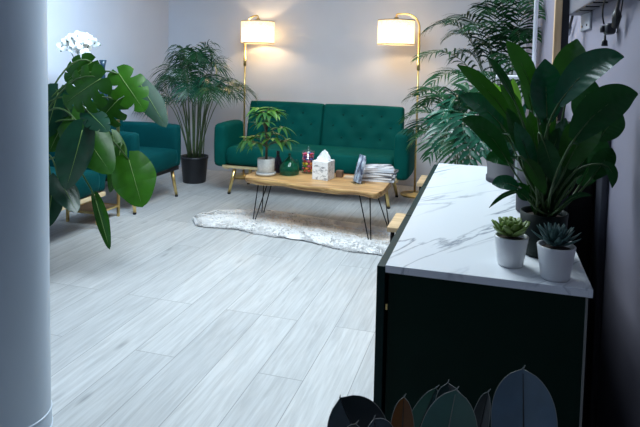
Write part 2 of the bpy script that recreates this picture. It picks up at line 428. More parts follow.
# ================================================================== SOFA
def tuft(points, depth=.018, sig=.035, ax=1):
    def d(q, n):
        if abs(n[ax]) < .7 or (ax == 1 and n[ax] > 0) or (ax == 2 and n[ax] < 0): return 0
        s = 0
        for (a, b) in points:
            qa, qb = (q.x, q.z) if ax == 1 else (q.x, q.y)
            s -= depth * math.exp(-((qa - a) ** 2 + (qb - b) ** 2) / (2 * sig * sig))
        return s
    return d
def splay_leg(bm, top, bot, r0=.019, r1=.012):
    tube(bm, [top, bot], [r0, r1], 14)
def make_sofa():
    t = thing('sofa', 'emerald green velvet sofa with tufted back and gold legs behind the coffee table', 'sofa', (-1.525, 5.1, 0))
    # local: x -0.9..0.9, y front -0.32 .. back .34
    bm = BM(); pts = [(x, -.12) for x in (-.55, -.18, .18, .55)]
    rbox(bm, (-.765, -.34, .27), (.765, .14, .435), .05, 40, 14, 6, tuft(pts, .012, .03, 2), puff=.01); obj('seat', bm, VELVET, t)
    for sx in (-1, 1):
        bm = BM(); x0, x1 = (-.762, -.003) if sx < 0 else (.003, .762)
        P = [(x0 + .759 * u, zz) for zz, us in ((.235, (.14, .38, .62, .86)), (.125, (.26, .5, .74)), (.34, (.26, .5, .74))) for u in us]
        rbox(bm, (x0, -.06, 0), (x1, .06, .44), .035, 44, 4, 26, tuft(P, .016, .030, 1), puff=.008)
        M = Matrix.Translation((0, .155, .385)) @ Matrix.Rotation(R(-14), 4, 'X')
        bmesh.ops.transform(bm, matrix=M, verts=bm.verts)
        bk = obj('backrest', bm, VELVET, t)
        for (a, b) in P:
            bb = BM(); bmesh.ops.create_uvsphere(bb, u_segments=8, v_segments=6, radius=.010, matrix=M @ Matrix.Translation((a, -.052, b)) @ Matrix.Diagonal((1, .5, 1, 1)))
            obj('button', bb, BUTTON, bk)
    for sx in (-1, 1):
        bm = BM(); x0, x1 = (-.895, -.765) if sx < 0 else (.765, .895)
        rbox(bm, (x0, -.33, .245), (x1, .10, .640), .05, 8, 16, 16, puff=.006); obj('armrest', bm, VELVET, t)
    bm = BM(); box(bm, (-.75, -.283, .245), (.75, .2, .275), .005); obj('base', bm, BLACKP, t)
    bm = BM(); box(bm, (-.80, -.325, .240), (.80, -.285, .264), .004); box(bm, (-.80, -.285, .222), (-.76, .12, .246), .004); box(bm, (.76, -.285, .222), (.80, .12, .246), .004)
    obj('gold_rail', bm, GOLDW, t, False)
    for sx in (-1, 1):
        for (y0, y1) in ((-.29, -.31), (.10, .13)):
            bm = BM(); splay_leg(bm, (sx * .69, y0, .226), (sx * .735, y1, .012), .019, .013); l = obj('leg', bm, GOLD, t)
            bm = BM(); tube(bm, [(sx * .735, y1, .0), (sx * .735, y1, .014)], .0145, 12); obj('foot_cap', bm, BLACK, l)
    return t
make_sofa()

# ================================================================== ARMCHAIRS
def make_armchair(label, loc, rail):
    # local: +x is the front; width along y; depth .72
    t = thing('armchair', label, 'armchair', loc)
    bm = BM(); rbox(bm, (-.50, -.27, .28), (.02, .27, .44), .045, 14, 14, 6, puff=.012); obj('seat', bm, VELVETB, t)
    bm = BM(); rbox(bm, (-.06, -.30, 0), (.06, .30, .50), .05, 4, 20, 16, puff=.01)
    bmesh.ops.transform(bm, matrix=Matrix.Translation((-.55, 0, .36)) @ Matrix.Rotation(R(-12), 4, 'Y'), verts=bm.verts); obj('backrest', bm, VELVETB, t)
    for sy in (-1, 1):
        bm = BM(); y0, y1 = (-.36, -.27) if sy < 0 else (.27, .36)
        rbox(bm, (-.60, y0, .275), (.0, y1, .645), .035, 14, 6, 12, puff=.006); obj('armrest', bm, VELVETB, t)
    bm = BM(); box(bm, (-.56, -.33, .245), (-.01, .33, .285), .005); obj('base', bm, BLACKP, t, False)
    if rail:
        bm = BM(); box(bm, (-.012, -.33, .242), (.012, .33, .272), .004); obj('wood_rail', bm, TANR, t, False)
    for sx in (0, 1):
        for sy in (-1, 1):
            x0, x1 = ((-.06, -.025) if sx else (-.50, -.56))
            bm = BM(); splay_leg(bm, (x0, sy * .29, .25), (x1, sy * .315, .014), .017, .012); l = obj('leg', bm, GOLD, t)
            bm = BM(); tube(bm, [(x1, sy * .315, 0), (x1, sy * .315, .016)], .0135, 10); obj('foot_cap', bm, BLACK, l)
    return t
TANR = wood_mat('blond_rail', (.58, .42, .22), (.76, .60, .38), 'Y', 8, .4)
make_armchair('teal velvet armchair beside the tall potted palm in the back corner', (-2.62, 4.21, 0), False)
make_armchair('teal velvet armchair mostly hidden behind the monstera leaves', (-2.62, 3.16, 0), True)

# gold side table between the armchairs
t = thing('side_table', 'tall slim gold side table between the two teal armchairs', 'side table', (-2.86, 3.68, 0))
for sx in (-1, 1):
    for sy in (-1, 1):
        bm = BM(); box(bm, (sx * .13 - .009, sy * .125 - .009, 0), (sx * .13 + .009, sy * .125 + .009, .752), .002); obj('leg', bm, GOLD, t, False)
def ring(bm, z, hz=.008):
    for s in (-1, 1):
        box(bm, (-.13, s * .125 - .007, z - hz), (.13, s * .125 + .007, z + hz)); box(bm, (s * .13 - .007, -.125, z - hz), (s * .13 + .007, .125, z + hz))
bm = BM(); ring(bm, .744); ring(bm, .085); obj('frame', bm, GOLD, t, False)
bm = BM(); box(bm, (-.122, -.117, .746), (.122, .117, .754)); obj('table_top', bm, BLACKP, t, False)
bm = BM(); box(bm, (-.122, -.117, .082), (.122, .117, .09)); obj('shelf', bm, wood_mat('brown_shelf', (.10, .06, .035), (.17, .10, .06)), t, False)

# ================================================================== COFFEE TABLE
TZ = .368
def make_table():
    t = thing('coffee_table', 'live-edge wooden coffee table on black hairpin legs over the fur rug', 'coffee table', (0, 0, 0))
    top = at(247, 181, 3.86); 
    n = 40; bm = BM(); F0, B0, F1, B1 = [], [], [], []
    fr, bk = [], []
    xl, xr = -1.735, -.675
    for i in range(n + 1):
        u = i / n; x = xl + (xr - xl) * u
        yf = 3.875 + (3.715 - 3.875) * u + .014 * math.sin(u * 9) + .010 * math.sin(u * 23 + 1) - .02 * math.exp(-((u - .62) / .12) ** 2) * -1
        yb = 4.23 + (4.34 - 4.23) * u + .012 * math.sin(u * 11 + 2)
        e = min(u, 1 - u) / .045
        if e < 1:
            k = math.sqrt(max(0, 1 - (1 - e) ** 2)) ; mid = (yf + yb) / 2; f_ = .55 + .45 * k
            yf = mid + (yf - mid) * f_; yb = mid + (yb - mid) * f_
        th = .040 + .006 * math.sin(u * 13)
        sl = -.0
        fr.append([V((x, yf + .006, TZ)), V((x, yf, TZ - .006)), V((x, yf + .004, TZ - th * .6)), V((x, yf + .022, TZ - th))])
        bk.append([V((x, yb - .006, TZ)), V((x, yb, TZ - .008)), V((x, yb - .006, TZ - th * .6)), V((x, yb - .022, TZ - th))])
    rows = []
    for a, b in zip(fr, bk):
        ring_ = [bm.verts.new(p) for p in a] + [bm.verts.new(p) for p in reversed(b)]
        rows.append(ring_)
    for a, b in zip(rows, rows[1:]):
        for k in range(8):
            k2 = (k + 1) % 8
            f = bm.faces.new((a[k], a[k2], b[k2], b[k])); f.material_index = 0 if k == 7 else 1
    bm.faces.new(rows[0][::-1]).material_index = 1; bm.faces.new(rows[-1]).material_index = 1
    bmesh.ops.recalc_face_normals(bm, faces=bm.faces)
    o = obj('table_top', bm, (WOOD, BARK), t)
    for p in o.data.polygons: p.use_smooth = (p.material_index == 1)
    # hairpin legs: each a bent rod with three strands
    for (fx, fy, tx, ty) in ((-1.668, 3.97, -1.60, 3.99), (-.745, 3.79, -.80, 3.85), (-.70, 4.24, -.77, 4.20), (-1.69, 4.20, -1.62, 4.15)):
        bm = BM(); b = V((fx, fy, .009)); zt = TZ - .04
        d = V((tx - fx, ty - fy, 0)).normalized(); pr = V((-d.y, d.x, 0))
        for off in (-.04, .035):
            tube(bm, [V((tx, ty, zt)) + V((off, 0, 0)), b + V((off * .18, 0, .012))], .0042, 8)
        tube(bm, [b + V((-.010, 0, .02)), b + V((-.006, 0, .0)), b + V((.004, 0, .0)), b + V((.007, 0, .02))], .0045, 8)
        box(bm, (tx - .055, ty - .02, zt - .002), (tx + .045, ty + .05, zt + .002))
        obj('hairpin_leg', bm, BLACK, t)
    return t
make_table()

# --- things on the table
def pot_profile(r0, r1, h, th=.006, soil=.02):
    return [(0, 0), (r0 * .94, 0), (r0, .004), (r1, h), (r1 - th, h), (r1 - th - .001, h - soil), ]
def soil(bm, r, z): lathe(bm, [(r, z), (r * .6, z + .004), (0, z + .006)], 20)

PX, PY = -1.60, 4.03
t = thing('potted_money_tree', 'small bushy green plant in a white stone pot on the coffee table', 'potted plant', (PX, PY, TZ))
bm = BM(); lathe(bm, [(0, 0), (.058, 0), (.0625, .004), (.0645, .125), (.060, .128), (.058, .11)], 32); obj('pot', bm, CONC, t)
bm = BM(); lathe(bm, [(0, .004), (.072, .004), (.075, .012), (.075, .024), (.070, .024), (.066, .012)], 32); obj('saucer', bm, CONC, t)
bm = BM(); soil(bm, .0585, .112); obj('soil', bm, SOIL, t)
bm = BM(); tube(bm, bez((0, 0, .11), (.006, 0, .22), (-.002, .0, .34), 6), [.011, .010, .009, .008, .007, .006, .005], 8)
random.seed(21)
tree_leaves = []
tops = []
for k in range(22):
    a = k * 2.4 + random.uniform(-.3, .3); hh = random.uniform(.24, .42) if k < 13 else random.uniform(.44, .50)
    rr = random.uniform(.07, .15) * (1 if k < 13 else .45)
    e = V((math.cos(a) * rr, math.sin(a) * rr * .8, hh)); b0 = V((0, 0, .19 + (hh - .2) * .45))
    tube(bm, bez(b0, V((e.x * .4, e.y * .4, hh)), e, 5), .0022, 5); tops.append((e, a))
obj('trunk', bm, TRUNK, t)
for k, (e, a) in enumerate(tops):
    bm = BM()
    for j in range(6):
        b = a + (j - 2.5) * .75; ln = random.uniform(.085, .125); dz = random.uniform(-.09, .01)
        d = V((math.cos(b), math.sin(b), 0))
        blade(bm, bez(e, e + d * ln * .55 + V((0, 0, .012)), e + d * ln + V((0, 0, dz)), 6), ln * .31, V((0, 0, 1)) + toward_cam(e) * .4, .25, cols=2)
    obj('leaflets', bm, TREE2 if k % 4 == 1 else TREE, t)

bm = BM(); lathe(bm, [(0, 0), (.030, 0), (.034, .01), (.034, .07), (.026, .10), (.012, .125), (.011, .15), (.013, .152), (.013, .165), (0, .166)], 24)
bt = obj('glass_bottle', bm, GLASSB); bt.location = (-1.555, 4.165, TZ); tag(bt, 'dark smoky glass bottle behind the white stone plant pot', 'bottle')

t = thing('glass_teapot', 'squat dark green glass pot with pointed lid on the table', 'teapot', (-1.445, 4.12, TZ))
bm = BM(); lathe(bm, [(0, 0), (.066, 0), (.074, .006), (.077, .035), (.073, .068), (.060, .082)], 32); obj('body', bm, GLASSG, t)
bm = BM(); lathe(bm, [(.062, .082), (.054, .092), (.030, .116), (.011, .134), (.007, .142), (.012, .150), (.009, .162), (0, .165)], 28); obj('lid', bm, GLASSG, t)
bm = BM(); tube(bm, [V((.050, 0, .070)) + V((.022 * math.sin(a), 0, .034 * (1 - math.cos(a)) / 2 * 1.3)) for a in [i * math.pi / 8 for i in range(9)]], .0045, 8); obj('handle', bm, GLASSG, t)

JX, JY = -1.330, 4.225
t = thing('candy_jar', 'clear lidded glass jar filled with colourful sweets', 'jar', (JX, JY, TZ))
bm = BM(); lathe(bm, [(0, 0), (.046, 0), (.050, .005), (.050, .160), (.047, .160), (.047, .007), (0, .005)], 32); obj('glass_body', bm, GLASSC, t)
bm = BM(); lathe(bm, [(.048, .161), (.054, .163), (.054, .170), (.032, .178), (.008, .182), (.013, .192), (.010, .202), (0, .204)], 28); obj('lid', bm, GLASSC, t)
cols = {'purple': (110, 30, 120), 'pink': (220, 60, 110), 'red': (190, 25, 30), 'orange': (240, 120, 20), 'yellow': (245, 205, 40), 'green': (60, 150, 60), 'blue': (50, 60, 160)}
protos = {}
random.seed(5)
def ico(r): 
    b = BM(); bmesh.ops.create_icosphere(b, subdivisions=2, radius=r); return b
k = 0
for lay in range(8):
    for j in range(6):
        a = j * math.pi / 3 + lay * .52; rr = .0315
        cn = random.choice(['purple', 'pink', 'red', 'purple', 'blue'] if lay > 3 else ['yellow', 'orange', 'green', 'pink', 'yellow', 'red'])
        if cn not in protos:
            protos[cn] = obj('sweet', ico(.0135), mat('sweet_' + cn, lin(*cols[cn]), .35, vary=.1)); o = protos[cn]
        else:
            o = protos[cn].copy(); COL.objects.link(o)
        o.location = (JX + rr * math.cos(a), JY + rr * math.sin(a), TZ + .0195 + lay * .0182)
        o.scale = (1, 1, .68)
        tag(o, cn + ' wrapped sweet in the ' + ['lowest', 'second lowest', 'third lowest', 'fourth lowest', 'fourth highest', 'third highest', 'second highest', 'topmost'][lay] + ' layer inside the clear candy jar', 'sweet', cn + ' sweets in the jar')

t = thing('tissue_box', 'white marble-patterned tissue box with a tissue sticking out', 'tissue box', (-1.160, 4.06, TZ), R(-8))
bm = BM(); box(bm, (-.062, -.062, 0), (.064, .064, .138), .004); obj('box', bm, MARBLE2, t, False)
bm = BM()
for k in range(5):
    a0 = k * 1.3; pts = []
    rows = []
    for i in range(9):
        v = i / 8; row = []
        for j in range(9):
            uu = j / 8 - .5
            x = .042 * (1 + .5 * math.sin(v * 3.0)) * uu * 2 * (1 - .55 * v); y = (k - 2) * .006 + .012 * math.sin(uu * 7 + k * 2 + v * 3)
            z = .130 + v * (.078 + .010 * math.sin(k * 1.9 + uu * 5)) - .03 * abs(uu) * v
            row.append(bm.verts.new((x + .010 * v, y * (1 - v * .4), z)))
        rows.append(row)
    for a, b in zip(rows, rows[1:]):
        for j in range(8): bm.faces.new((a[j], a[j + 1], b[j + 1], b[j]))
obj('tissue', bm, PAPER, t)

bm = BM(); box(bm, (-.026, -.026, 0), (.024, .024, .048), .003); o = obj('coaster_box', bm, mat('brown_card', (.13, .075, .045), .7, vary=.15), None, False)
o.location = (-1.062, 4.17, TZ); tag(o, 'small brown square box beside the marble tissue box', 'box')
bm = BM(); box(bm, (-.055, -.035, 0), (.055, .035, .014), .002); o = obj('notebook', bm, mat('beige_card', (.50, .38, .27), .7, vary=.08), None, False)
o.location = (-.965, 4.16, TZ); o.rotation_euler = (0, 0, R(5)); tag(o, 'beige notebook lying flat between brown box and upright brochures', 'notebook')

def print_mat(name, a, b, c, scale, seed):
    m = bpy.data.materials.new(name); m.use_nodes = True; nt = m.node_tree; N = nt.nodes.new; L = nt.links.new
    bs = nt.nodes['Principled BSDF']; bs.inputs['Roughness'].default_value = .35
    tc = N('ShaderNodeTexCoord'); mp = N('ShaderNodeMapping'); mp.inputs['Location'].default_value = (seed, seed * 2, 0); mp.inputs['Scale'].default_value = (scale, scale * 1.5, scale)
    n = N('ShaderNodeTexNoise'); n.inputs['Scale'].default_value = 1; n.inputs['Detail'].default_value = 3; r = N('ShaderNodeValToRGB')
    L(tc.outputs['Object'], mp.inputs[0]); L(mp.outputs[0], n.inputs['Vector']); L(n.outputs[0], r.inputs[0])
    e = r.color_ramp.elements; e[0].position = .42; e[0].color = (*a, 1); e[1].position = .60; e[1].color = (*c, 1)
    x = r.color_ramp.elements.new(.5); x.color = (*b, 1)
    L(r.outputs[0], bs.inputs['Base Color']); return m
P1 = print_mat('print_photo', (.03, .035, .06), (.45, .47, .55), (.80, .82, .86), 14, 3)
P2 = print_mat('print_blue', (.05, .07, .14), (.35, .40, .52), (.7, .75, .85), 22, 8)
# brochures in a clear stand
t = thing('brochure_holder', 'clear upright holder with blue-grey brochures in front of the magazines', 'brochure holder', (-.895, 4.00, TZ), R(38))
M = Matrix.Rotation(R(14), 4, 'Y') 
bm = BM(); box(bm, (-.012, -.05, .006), (-.009, .05, .15), M=M); box(bm, (.012, -.05, .006), (.015, .05, .09), M=M); box(bm, (-.03, -.05, 0), (.04, .05, .004)); obj('clear_stand', bm, GLASSC, t, False)
for k in range(3):
    bm = BM(); box(bm, (-.007 + k * .006, -.046, .008), (-.003 + k * .006, .046, .205 - k * .012), M=M); obj('brochure', bm, P2, t, False)
# magazines
MX = -.775
specs = [(.135, .105, .012, 4, 'white', 'bottom magazine of the stack on the coffee table, pale cover'), (.13, .10, .014, -3, 'grey', 'grey magazine second from the bottom of the stack on the table'),
         (.135, .105, .012, 7, 'white', 'white magazine third from the bottom of the stack'), (.14, .10, .014, -6, 'grey', 'thick slate grey book third from the top of the stack'), (.12, .095, .012, 12, 'white', 'white magazine second from the top of the stack'),
         (.115, .09, .010, 18, 'top', 'top magazine of the stack with black and white cover')]
z = TZ
for (hx, hy, th, rz, c, lab) in specs:
    bm = BM(); hx *= .92; hy *= .95; th *= 1.3
    box(bm, (-hx, -hy, 0), (hx, hy, th * .12), .0005); box(bm, (-hx, -hy, th * .88), (hx, hy, th), .0005)
    cm = {'white': mat('cover_white', (.62, .64, .68), .4, vary=.05), 'grey': mat('cover_slate', (.04, .05, .07), .4, vary=.1), 'top': P1}[c]
    o = obj('magazine', bm, cm, None, False); o.location = (MX, 4.20, z); o.rotation_euler = (0, 0, R(rz)); tag(o, lab, 'magazine', 'magazine stack on the coffee table')
    bm = BM(); box(bm, (-hx + .002, -hy + .002, th * .12), (hx - .002, hy - .002, th * .88)); obj('pages', bm, PAPER, o, False)
    z += th

# ================================================================== RUG
def rug():
    rnd = random.Random(3)
    # outline points in room coordinates, front then back edge
    front = [(-2.14, 3.90), (-2.05, 3.78), (-1.75, 3.80), (-1.45, 3.74), (-1.15, 3.70), (-.85, 3.62), (-.62, 3.60), (-.49, 3.64)]
    back = [(-2.14, 3.96), (-2.05, 4.20), (-1.75, 4.35), (-1.45, 4.33), (-1.15, 4.25), (-.85, 4.22), (-.62, 4.16), (-.49, 4.00)]
    def lerp(a, u):
        k = min(int(u * (len(a) - 1)), len(a) - 2); f_ = u * (len(a) - 1) - k
        return V((*a[k], 0)).lerp(V((*a[k + 1], 0)), f_)
    NX, NY = 90, 30; bm = BM(); g = []
    def hgt(x, y, v):
        e = max(0.0, 1 - abs(2 * v - 1) ** 5)
        ridge = .018 * math.exp(-((v - .55) / .07) ** 2)
        return .010 + e * (.026 + .008 * noise.noise(V((x * 14, y * 14, 0)))) - ridge * .5 * e
    P = []
    for i in range(NX + 1):
        row = []
        for j in range(NY + 1):
            a, b = lerp(front, i / NX), lerp(back, i / NX); v = j / NY
            q = a.lerp(b, v); q.y += .02 * noise.noise(V((q.x * 9, v * 3, 5))) * (abs(2 * v - 1) > .8); q.z = hgt(q.x, q.y, v) * (1 if 0 < i < NX else .5)
            row.append(bm.verts.new(q))
        P.append(row)
    for i in range(NX):
        for j in range(NY):
            f_ = bm.faces.new((P[i][j], P[i + 1][j], P[i + 1][j + 1], P[i][j + 1]))
            f_.material_index = 1 if (.36 < (j + rnd.uniform(-.8, .8)) / NY < .62 and NX * .36 < i + rnd.uniform(-3, 3) < NX * .93) else 0
    # fur tufts
    for _ in range(14000):
        u, v = rnd.random(), rnd.random()
        if rnd.random() < .2: v = rnd.choice((0.01, .99))
        a, b = lerp(front, u), lerp(back, u); q = a.lerp(b, v); q.z = hgt(q.x, q.y, v) - .004
        an = noise.noise(V((q.x * 5, q.y * 5, 9))) * 3 - 1.2 + rnd.uniform(-.6, .6)
        ln = rnd.uniform(.022, .042); d = V((math.cos(an), math.sin(an), rnd.uniform(.03, .22))).normalized() * ln
        s = V((-math.sin(an), math.cos(an), 0)) * .0024
        mid = q + d * .6 + V((0, 0, .004)); tip = q + d; tip.z = max(.003, tip.z - .004)
        vs = [bm.verts.new(x) for x in (q - s, q + s, mid + s * .7, tip, mid - s * .7)]
        f_ = bm.faces.new(vs)
        f_.material_index = 1 if (.34 < v + rnd.uniform(-.10, .10) < .62 and .38 < u + rnd.uniform(-.06, .06) < .92) else 0
    o = obj('fur_rug', bm, (FUR, FURT), None, False); tag(o, 'long white shaggy sheepskin rug with tan middle under the coffee table', 'rug')
rug()

# ================================================================== FLOOR LAMPS
def shade_mat():
    m = bpy.data.materials.new('linen_shade'); m.use_nodes = True; nt = m.node_tree; N = nt.nodes.new; L = nt.links.new
    nt.nodes.remove(nt.nodes['Principled BSDF']); out = nt.nodes['Material Output']
    tc = N('ShaderNodeTexCoord'); n = N('ShaderNodeTexNoise'); n.inputs['Scale'].default_value = 60; mp = N('ShaderNodeMapping'); mp.inputs['Scale'].default_value = (1, 1, 3)
    L(tc.outputs['Object'], mp.inputs[0]); L(mp.outputs[0], n.inputs['Vector'])
    r = N('ShaderNodeValToRGB'); e = r.color_ramp.elements; e[0].position = .35; e[0].color = (.78, .66, .46, 1); e[1].position = .6; e[1].color = (.95, .88, .72, 1); L(n.outputs[0], r.inputs[0])
    d = N('ShaderNodeBsdfDiffuse'); t_ = N('ShaderNodeBsdfTranslucent'); mx = N('ShaderNodeMixShader'); mx.inputs[0].default_value = .55
    L(r.outputs[0], d.inputs[0]); L(r.outputs[0], t_.inputs[0]); L(d.outputs[0], mx.inputs[1]); L(t_.outputs[0], mx.inputs[2]); L(mx.outputs[0], out.inputs[0])
    return m
SHADE = shade_mat()
TRIMM = mat('shade_trim', (.30, .27, .22), .6)
BULB = bpy.data.materials.new('warm_bulb'); BULB.use_nodes = True
b_ = BULB.node_tree.nodes['Principled BSDF']; b_.inputs['Emission Color'].default_value = (1, .72, .35, 1); b_.inputs['Emission Strength'].default_value = 12
def make_lamp(label, loc, sx, arm):
    # pole at origin; the arm bends toward sx along x; shade hangs from its end
    t = thing('floor_lamp', label, 'floor lamp', loc)
    bm = BM(); lathe(bm, [(0, 0), (.128, 0), (.13, .004), (.13, .014), (.124, .018), (.02, .020), (.014, .03), (0, .03)], 40); obj('base', bm, GOLD, t)
    bm = BM(); tube(bm, [(0, 0, .02), (0, 0, 1.50)], .0095, 12); obj('pole', bm, GOLD, t)
    bm = BM(); tube(bm, [(0, 0, 1.16), (0, 0, 1.25)], .016, 14); obj('pole_sleeve', bm, GOLD, t)
    bm = BM(); pts = [V((0, 0, 1.48))]
    rr = .13
    for i in range(9):
        a = i / 8 * math.pi / 2; pts.append(V((sx * (rr - rr * math.cos(a)), 0, 1.545 + rr * math.sin(a))))
    pts += [V((sx * (arm - .01), 0, 1.675)), V((sx * arm, 0, 1.665)), V((sx * arm, 0, 1.63))]
    tube(bm, pts, .0085, 10); obj('arm', bm, GOLD, t)
    cx_ = sx * arm
    bm = BM(); tube(bm, [(cx_, 0, 1.645), (cx_, 0, 1.56)], .02, 14); obj('socket', bm, GOLD, t)
    bm = BM(); lathe(bm, [(.168, 1.395), (.168, 1.615)], 48, (cx_, 0, 0)); s = obj('lamp_shade', bm, SHADE, t)
    bm = BM()
    for zz in (1.395, 1.615): lathe(bm, [(.1685, zz - .005), (.1695, zz - .005), (.1695, zz + .005), (.1685, zz + .005)], 48, (cx_, 0, 0))
    obj('shade_trim', bm, TRIMM, s)
    bm = BM()
    for a in range(3):
        d = V((math.cos(a * 2.094), math.sin(a * 2.094), 0)); tube(bm, [V((cx_, 0, 1.60)) + d * .015, V((cx_, 0, 1.608)) + d * .167], .002, 6)
    obj('shade_spider', bm, GOLD, s)
    bm = BM(); bmesh.ops.create_uvsphere(bm, u_segments=16, v_segments=12, radius=.026, matrix=Matrix.Translation((cx_, 0, 1.52))); obj('bulb', bm, BULB, t)
    l = bpy.data.lights.new('lamp_light', 'POINT'); l.energy = 7.2; l.color = (1, .70, .38); l.shadow_soft_size = .03
    lo = bpy.data.objects.new('lamp_light', l); link(lo, t); lo.location = (cx_, 0, 1.47)
    return t
make_lamp('gold floor lamp with lit drum shade behind the left arm of the green sofa', (-2.445, 5.53, 0), 1, .14)
make_lamp('gold arc floor lamp with lit drum shade at the right arm of the green sofa', (-.645, 5.36, 0), -1, .215)

# ================================================================== COUNTER CABINET + TOP
CZ = .83
t = thing('cabinet', 'dark green sideboard cabinet beneath the marble top against the right wall', 'cabinet', (0, 0, 0))
bm = BM(); box(bm, (-.188, 1.168, .06), (.190, 2.40, CZ - .0165)); obj('body', bm, CAB, t, False)
bm = BM(); box(bm, (-.17, 1.185, 0), (.18, 2.39, .06)); obj('plinth', bm, BLACKP, t, False)
bm = BM(); box(bm, (.186, 1.164, 0.02), (.190, 1.168, CZ - .0165)); obj('edge_strip', bm, mat('pale_edge', (.22, .22, .20), .5), t, False)
for k in range(3):
    y0 = 1.160 + k * .4135
    bm = BM(); box(bm, (-.212, y0, .05), (-.1945, y0 + .4105, CZ - .004), .0015); d = obj('door', bm, CABD, t, False)
    bm = BM(); tube(bm, [(-.212, y0 + .36, .66), (-.226, y0 + .36, .66), (-.226, y0 + .36, .78), (-.212, y0 + .36, .78)], .004, 8); obj('handle', bm, BLACK, d)
for zz in (.735, .20):
    bm = BM(); box(bm, (-.192, 1.1605, zz), (-.188, 1.1665, zz + .012)); obj('hinge_screw', bm, GOLD, t, False)
bm = BM(); box(bm, (-.194, 1.158, CZ - .016), (.197, 2.412, CZ), .0015); o = obj('countertop', bm, MARBLE, None, False); tag(o, 'white marble countertop with grey veins on the dark green cabinet', 'countertop')

# succulents
def small_pot(t, r0=.026, r1=.0345, h=.062):
    bm = BM(); lathe(bm, [(0, 0), (r0 - .002, 0), (r0, .003), (r1, h - .001), (r1 - .001, h), (r1 - .004, h), (r1 - .005, h - .010)], 36); obj('pot', bm, CERAM, t)
    bm = BM(); soil(bm, r1 - .0045, h - .009); obj('soil', bm, SOIL, t)
def rosette(t, m, z0, n, R0, wide, pts, elev0=70, elev1=8, name='leaf', nscale=1.0):
    for k in range(n):
        f_ = k / (n - 1); a = k * 2.39996; el = R(elev0 + (elev1 - elev0) * f_); ln = R0 * (.45 + .55 * f_)
        d = V((math.cos(a) * math.cos(el), math.sin(a) * math.cos(el), math.sin(el)))
        b = V((math.cos(a) * .003, math.sin(a) * .003, z0 + .008 * (1 - f_)))
        e = b + d * ln + V((0, 0, .10 * ln)); bm = BM(); c = b + d * ln * .55 - V((0, 0, .08 * ln))
        line = bez(b, c, e, 7); wd = wide * (.6 + .4 * f_)
        nrm = (V((0, 0, 1)) - d * d.z).normalized() if abs(d.z) < .98 else V((-math.cos(a), -math.sin(a), 0))
        prof = pts
        # fleshy: elliptical section
        rings = []
        for i, q in enumerate(line):
            tt = i / 7; tg = (line[min(i + 1, 7)] - line[max(i - 1, 0)]).normalized(); s = tg.cross(nrm).normalized(); u_ = s.cross(tg)
            w_ = wd / 2 * prof(tt) + .0002; h_ = w_ * .34
            rings.append([bm.verts.new(q + s * w_ * math.cos(x) + u_ * h_ * math.sin(x)) for x in [j * math.pi / 4 for j in range(8)]])
        for A, B in zip(rings, rings[1:]):
            for j in range(8): bm.faces.new((A[j], A[(j + 1) % 8], B[(j + 1) % 8], B[j]))
        bm.faces.new(rings[-1]); bm.faces.new(rings[0][::-1])
        obj(name, bm, m, t)
c = at(510, 262, 1.245)
t = thing('potted_succulent', 'lime green succulent rosette in a white pot, left of two on the marble', 'potted succulent', (.052, 1.248, CZ)); small_pot(t)
rosette(t, SUCG, .062, 34, .046, .025, lambda s: math.sin(math.pi * (.12 + .80 * s)) ** .8, 80, 24)
t = thing('potted_succulent', 'blue-green pointed succulent in a white pot nearest the marble corner', 'potted succulent', (.134, 1.200, CZ)); small_pot(t, .027, .036, .066)
rosette(t, SUCB, .066, 42, .052, .017, lambda s: math.sin(math.pi * (.2 + .78 * s)) ** .7 * (1 - .2 * s), 84, 20)

# pots with big-leaved plants on the counter
def big_pot(name, label, cat, loc, prof, m, soilr=None, soilz=None):
    t = thing(name, label, cat, loc)
    bm = BM(); lathe(bm, prof, 40); obj('pot', bm, m, t)
    if soilr: bm = BM(); soil(bm, soilr, soilz); obj('soil', bm, SOIL, t)
    return t
def wpt(t, p): return V(p) - t.location
def add_leaf(t, base, blade_base, tip, width, depth, m, bend=(0, 0, 0), yaw=0, pitch=0, fold=.22, sm=STEM, stem_r=.0022, db=0, dt=0, wave=.03, cols=4, pr=None):
    """base: 3-D root; blade_base/tip: where the blade starts and ends"""
    B = at(*blade_base, depth + db); T = at(*tip, depth + dt); base = V(base)
    bend = V(bend); L = (T - B).length
    c = (B + T) / 2 + bend * L
    line = [x - t.location for x in bez(B, c, T, 40)]
    n = toward_cam(c, yaw, pitch)
    bm = BM(); blade(bm, line, width * 1.06, n, fold, wave=wave, cols=cols, rib=width * .012, prof=pr or (lambda s_: max(.01, (1 - abs(2 * min(1, s_ * .93 + .06) - 1) ** 2.1)) ** .8 * (1 if s_ < .8 else 1 - ((s_ - .8) / .2) ** 2 * .35)))
    for v_ in bm.verts: v_.co.x = min(XR - .012, v_.co.x + t.location.x) - t.location.x
    lf = obj('leaf', bm, m, t)
    bm = BM(); d0 = (line[1] - line[0]).normalized() * (B - base).length * .35
    pts = bez(base - t.location, line[0] - d0, line[0], 8) + [line[3], line[12], line[24]]
    tube(bm, pts, [stem_r * 1.3] * 3 + [stem_r] * 6 + [stem_r * .7, stem_r * .45, stem_r * .2], 6); obj('stalk', bm, sm, lf)
    return lf

lily = big_pot('peace_lily', 'large glossy broad-leaved plant in a dark pot behind the succulents', 'potted plant', (.122, 1.345, CZ),
               [(0, 0), (.040, 0), (.044, .003), (.050, .095), (.046, .095), (.045, .08)], POTD, .045, .082)
ro = V((.122, 1.345, CZ + .085))
def rb(i): 
    a = i * 2.4; return ro + V((math.cos(a) * .018, math.sin(a) * .018, 0))
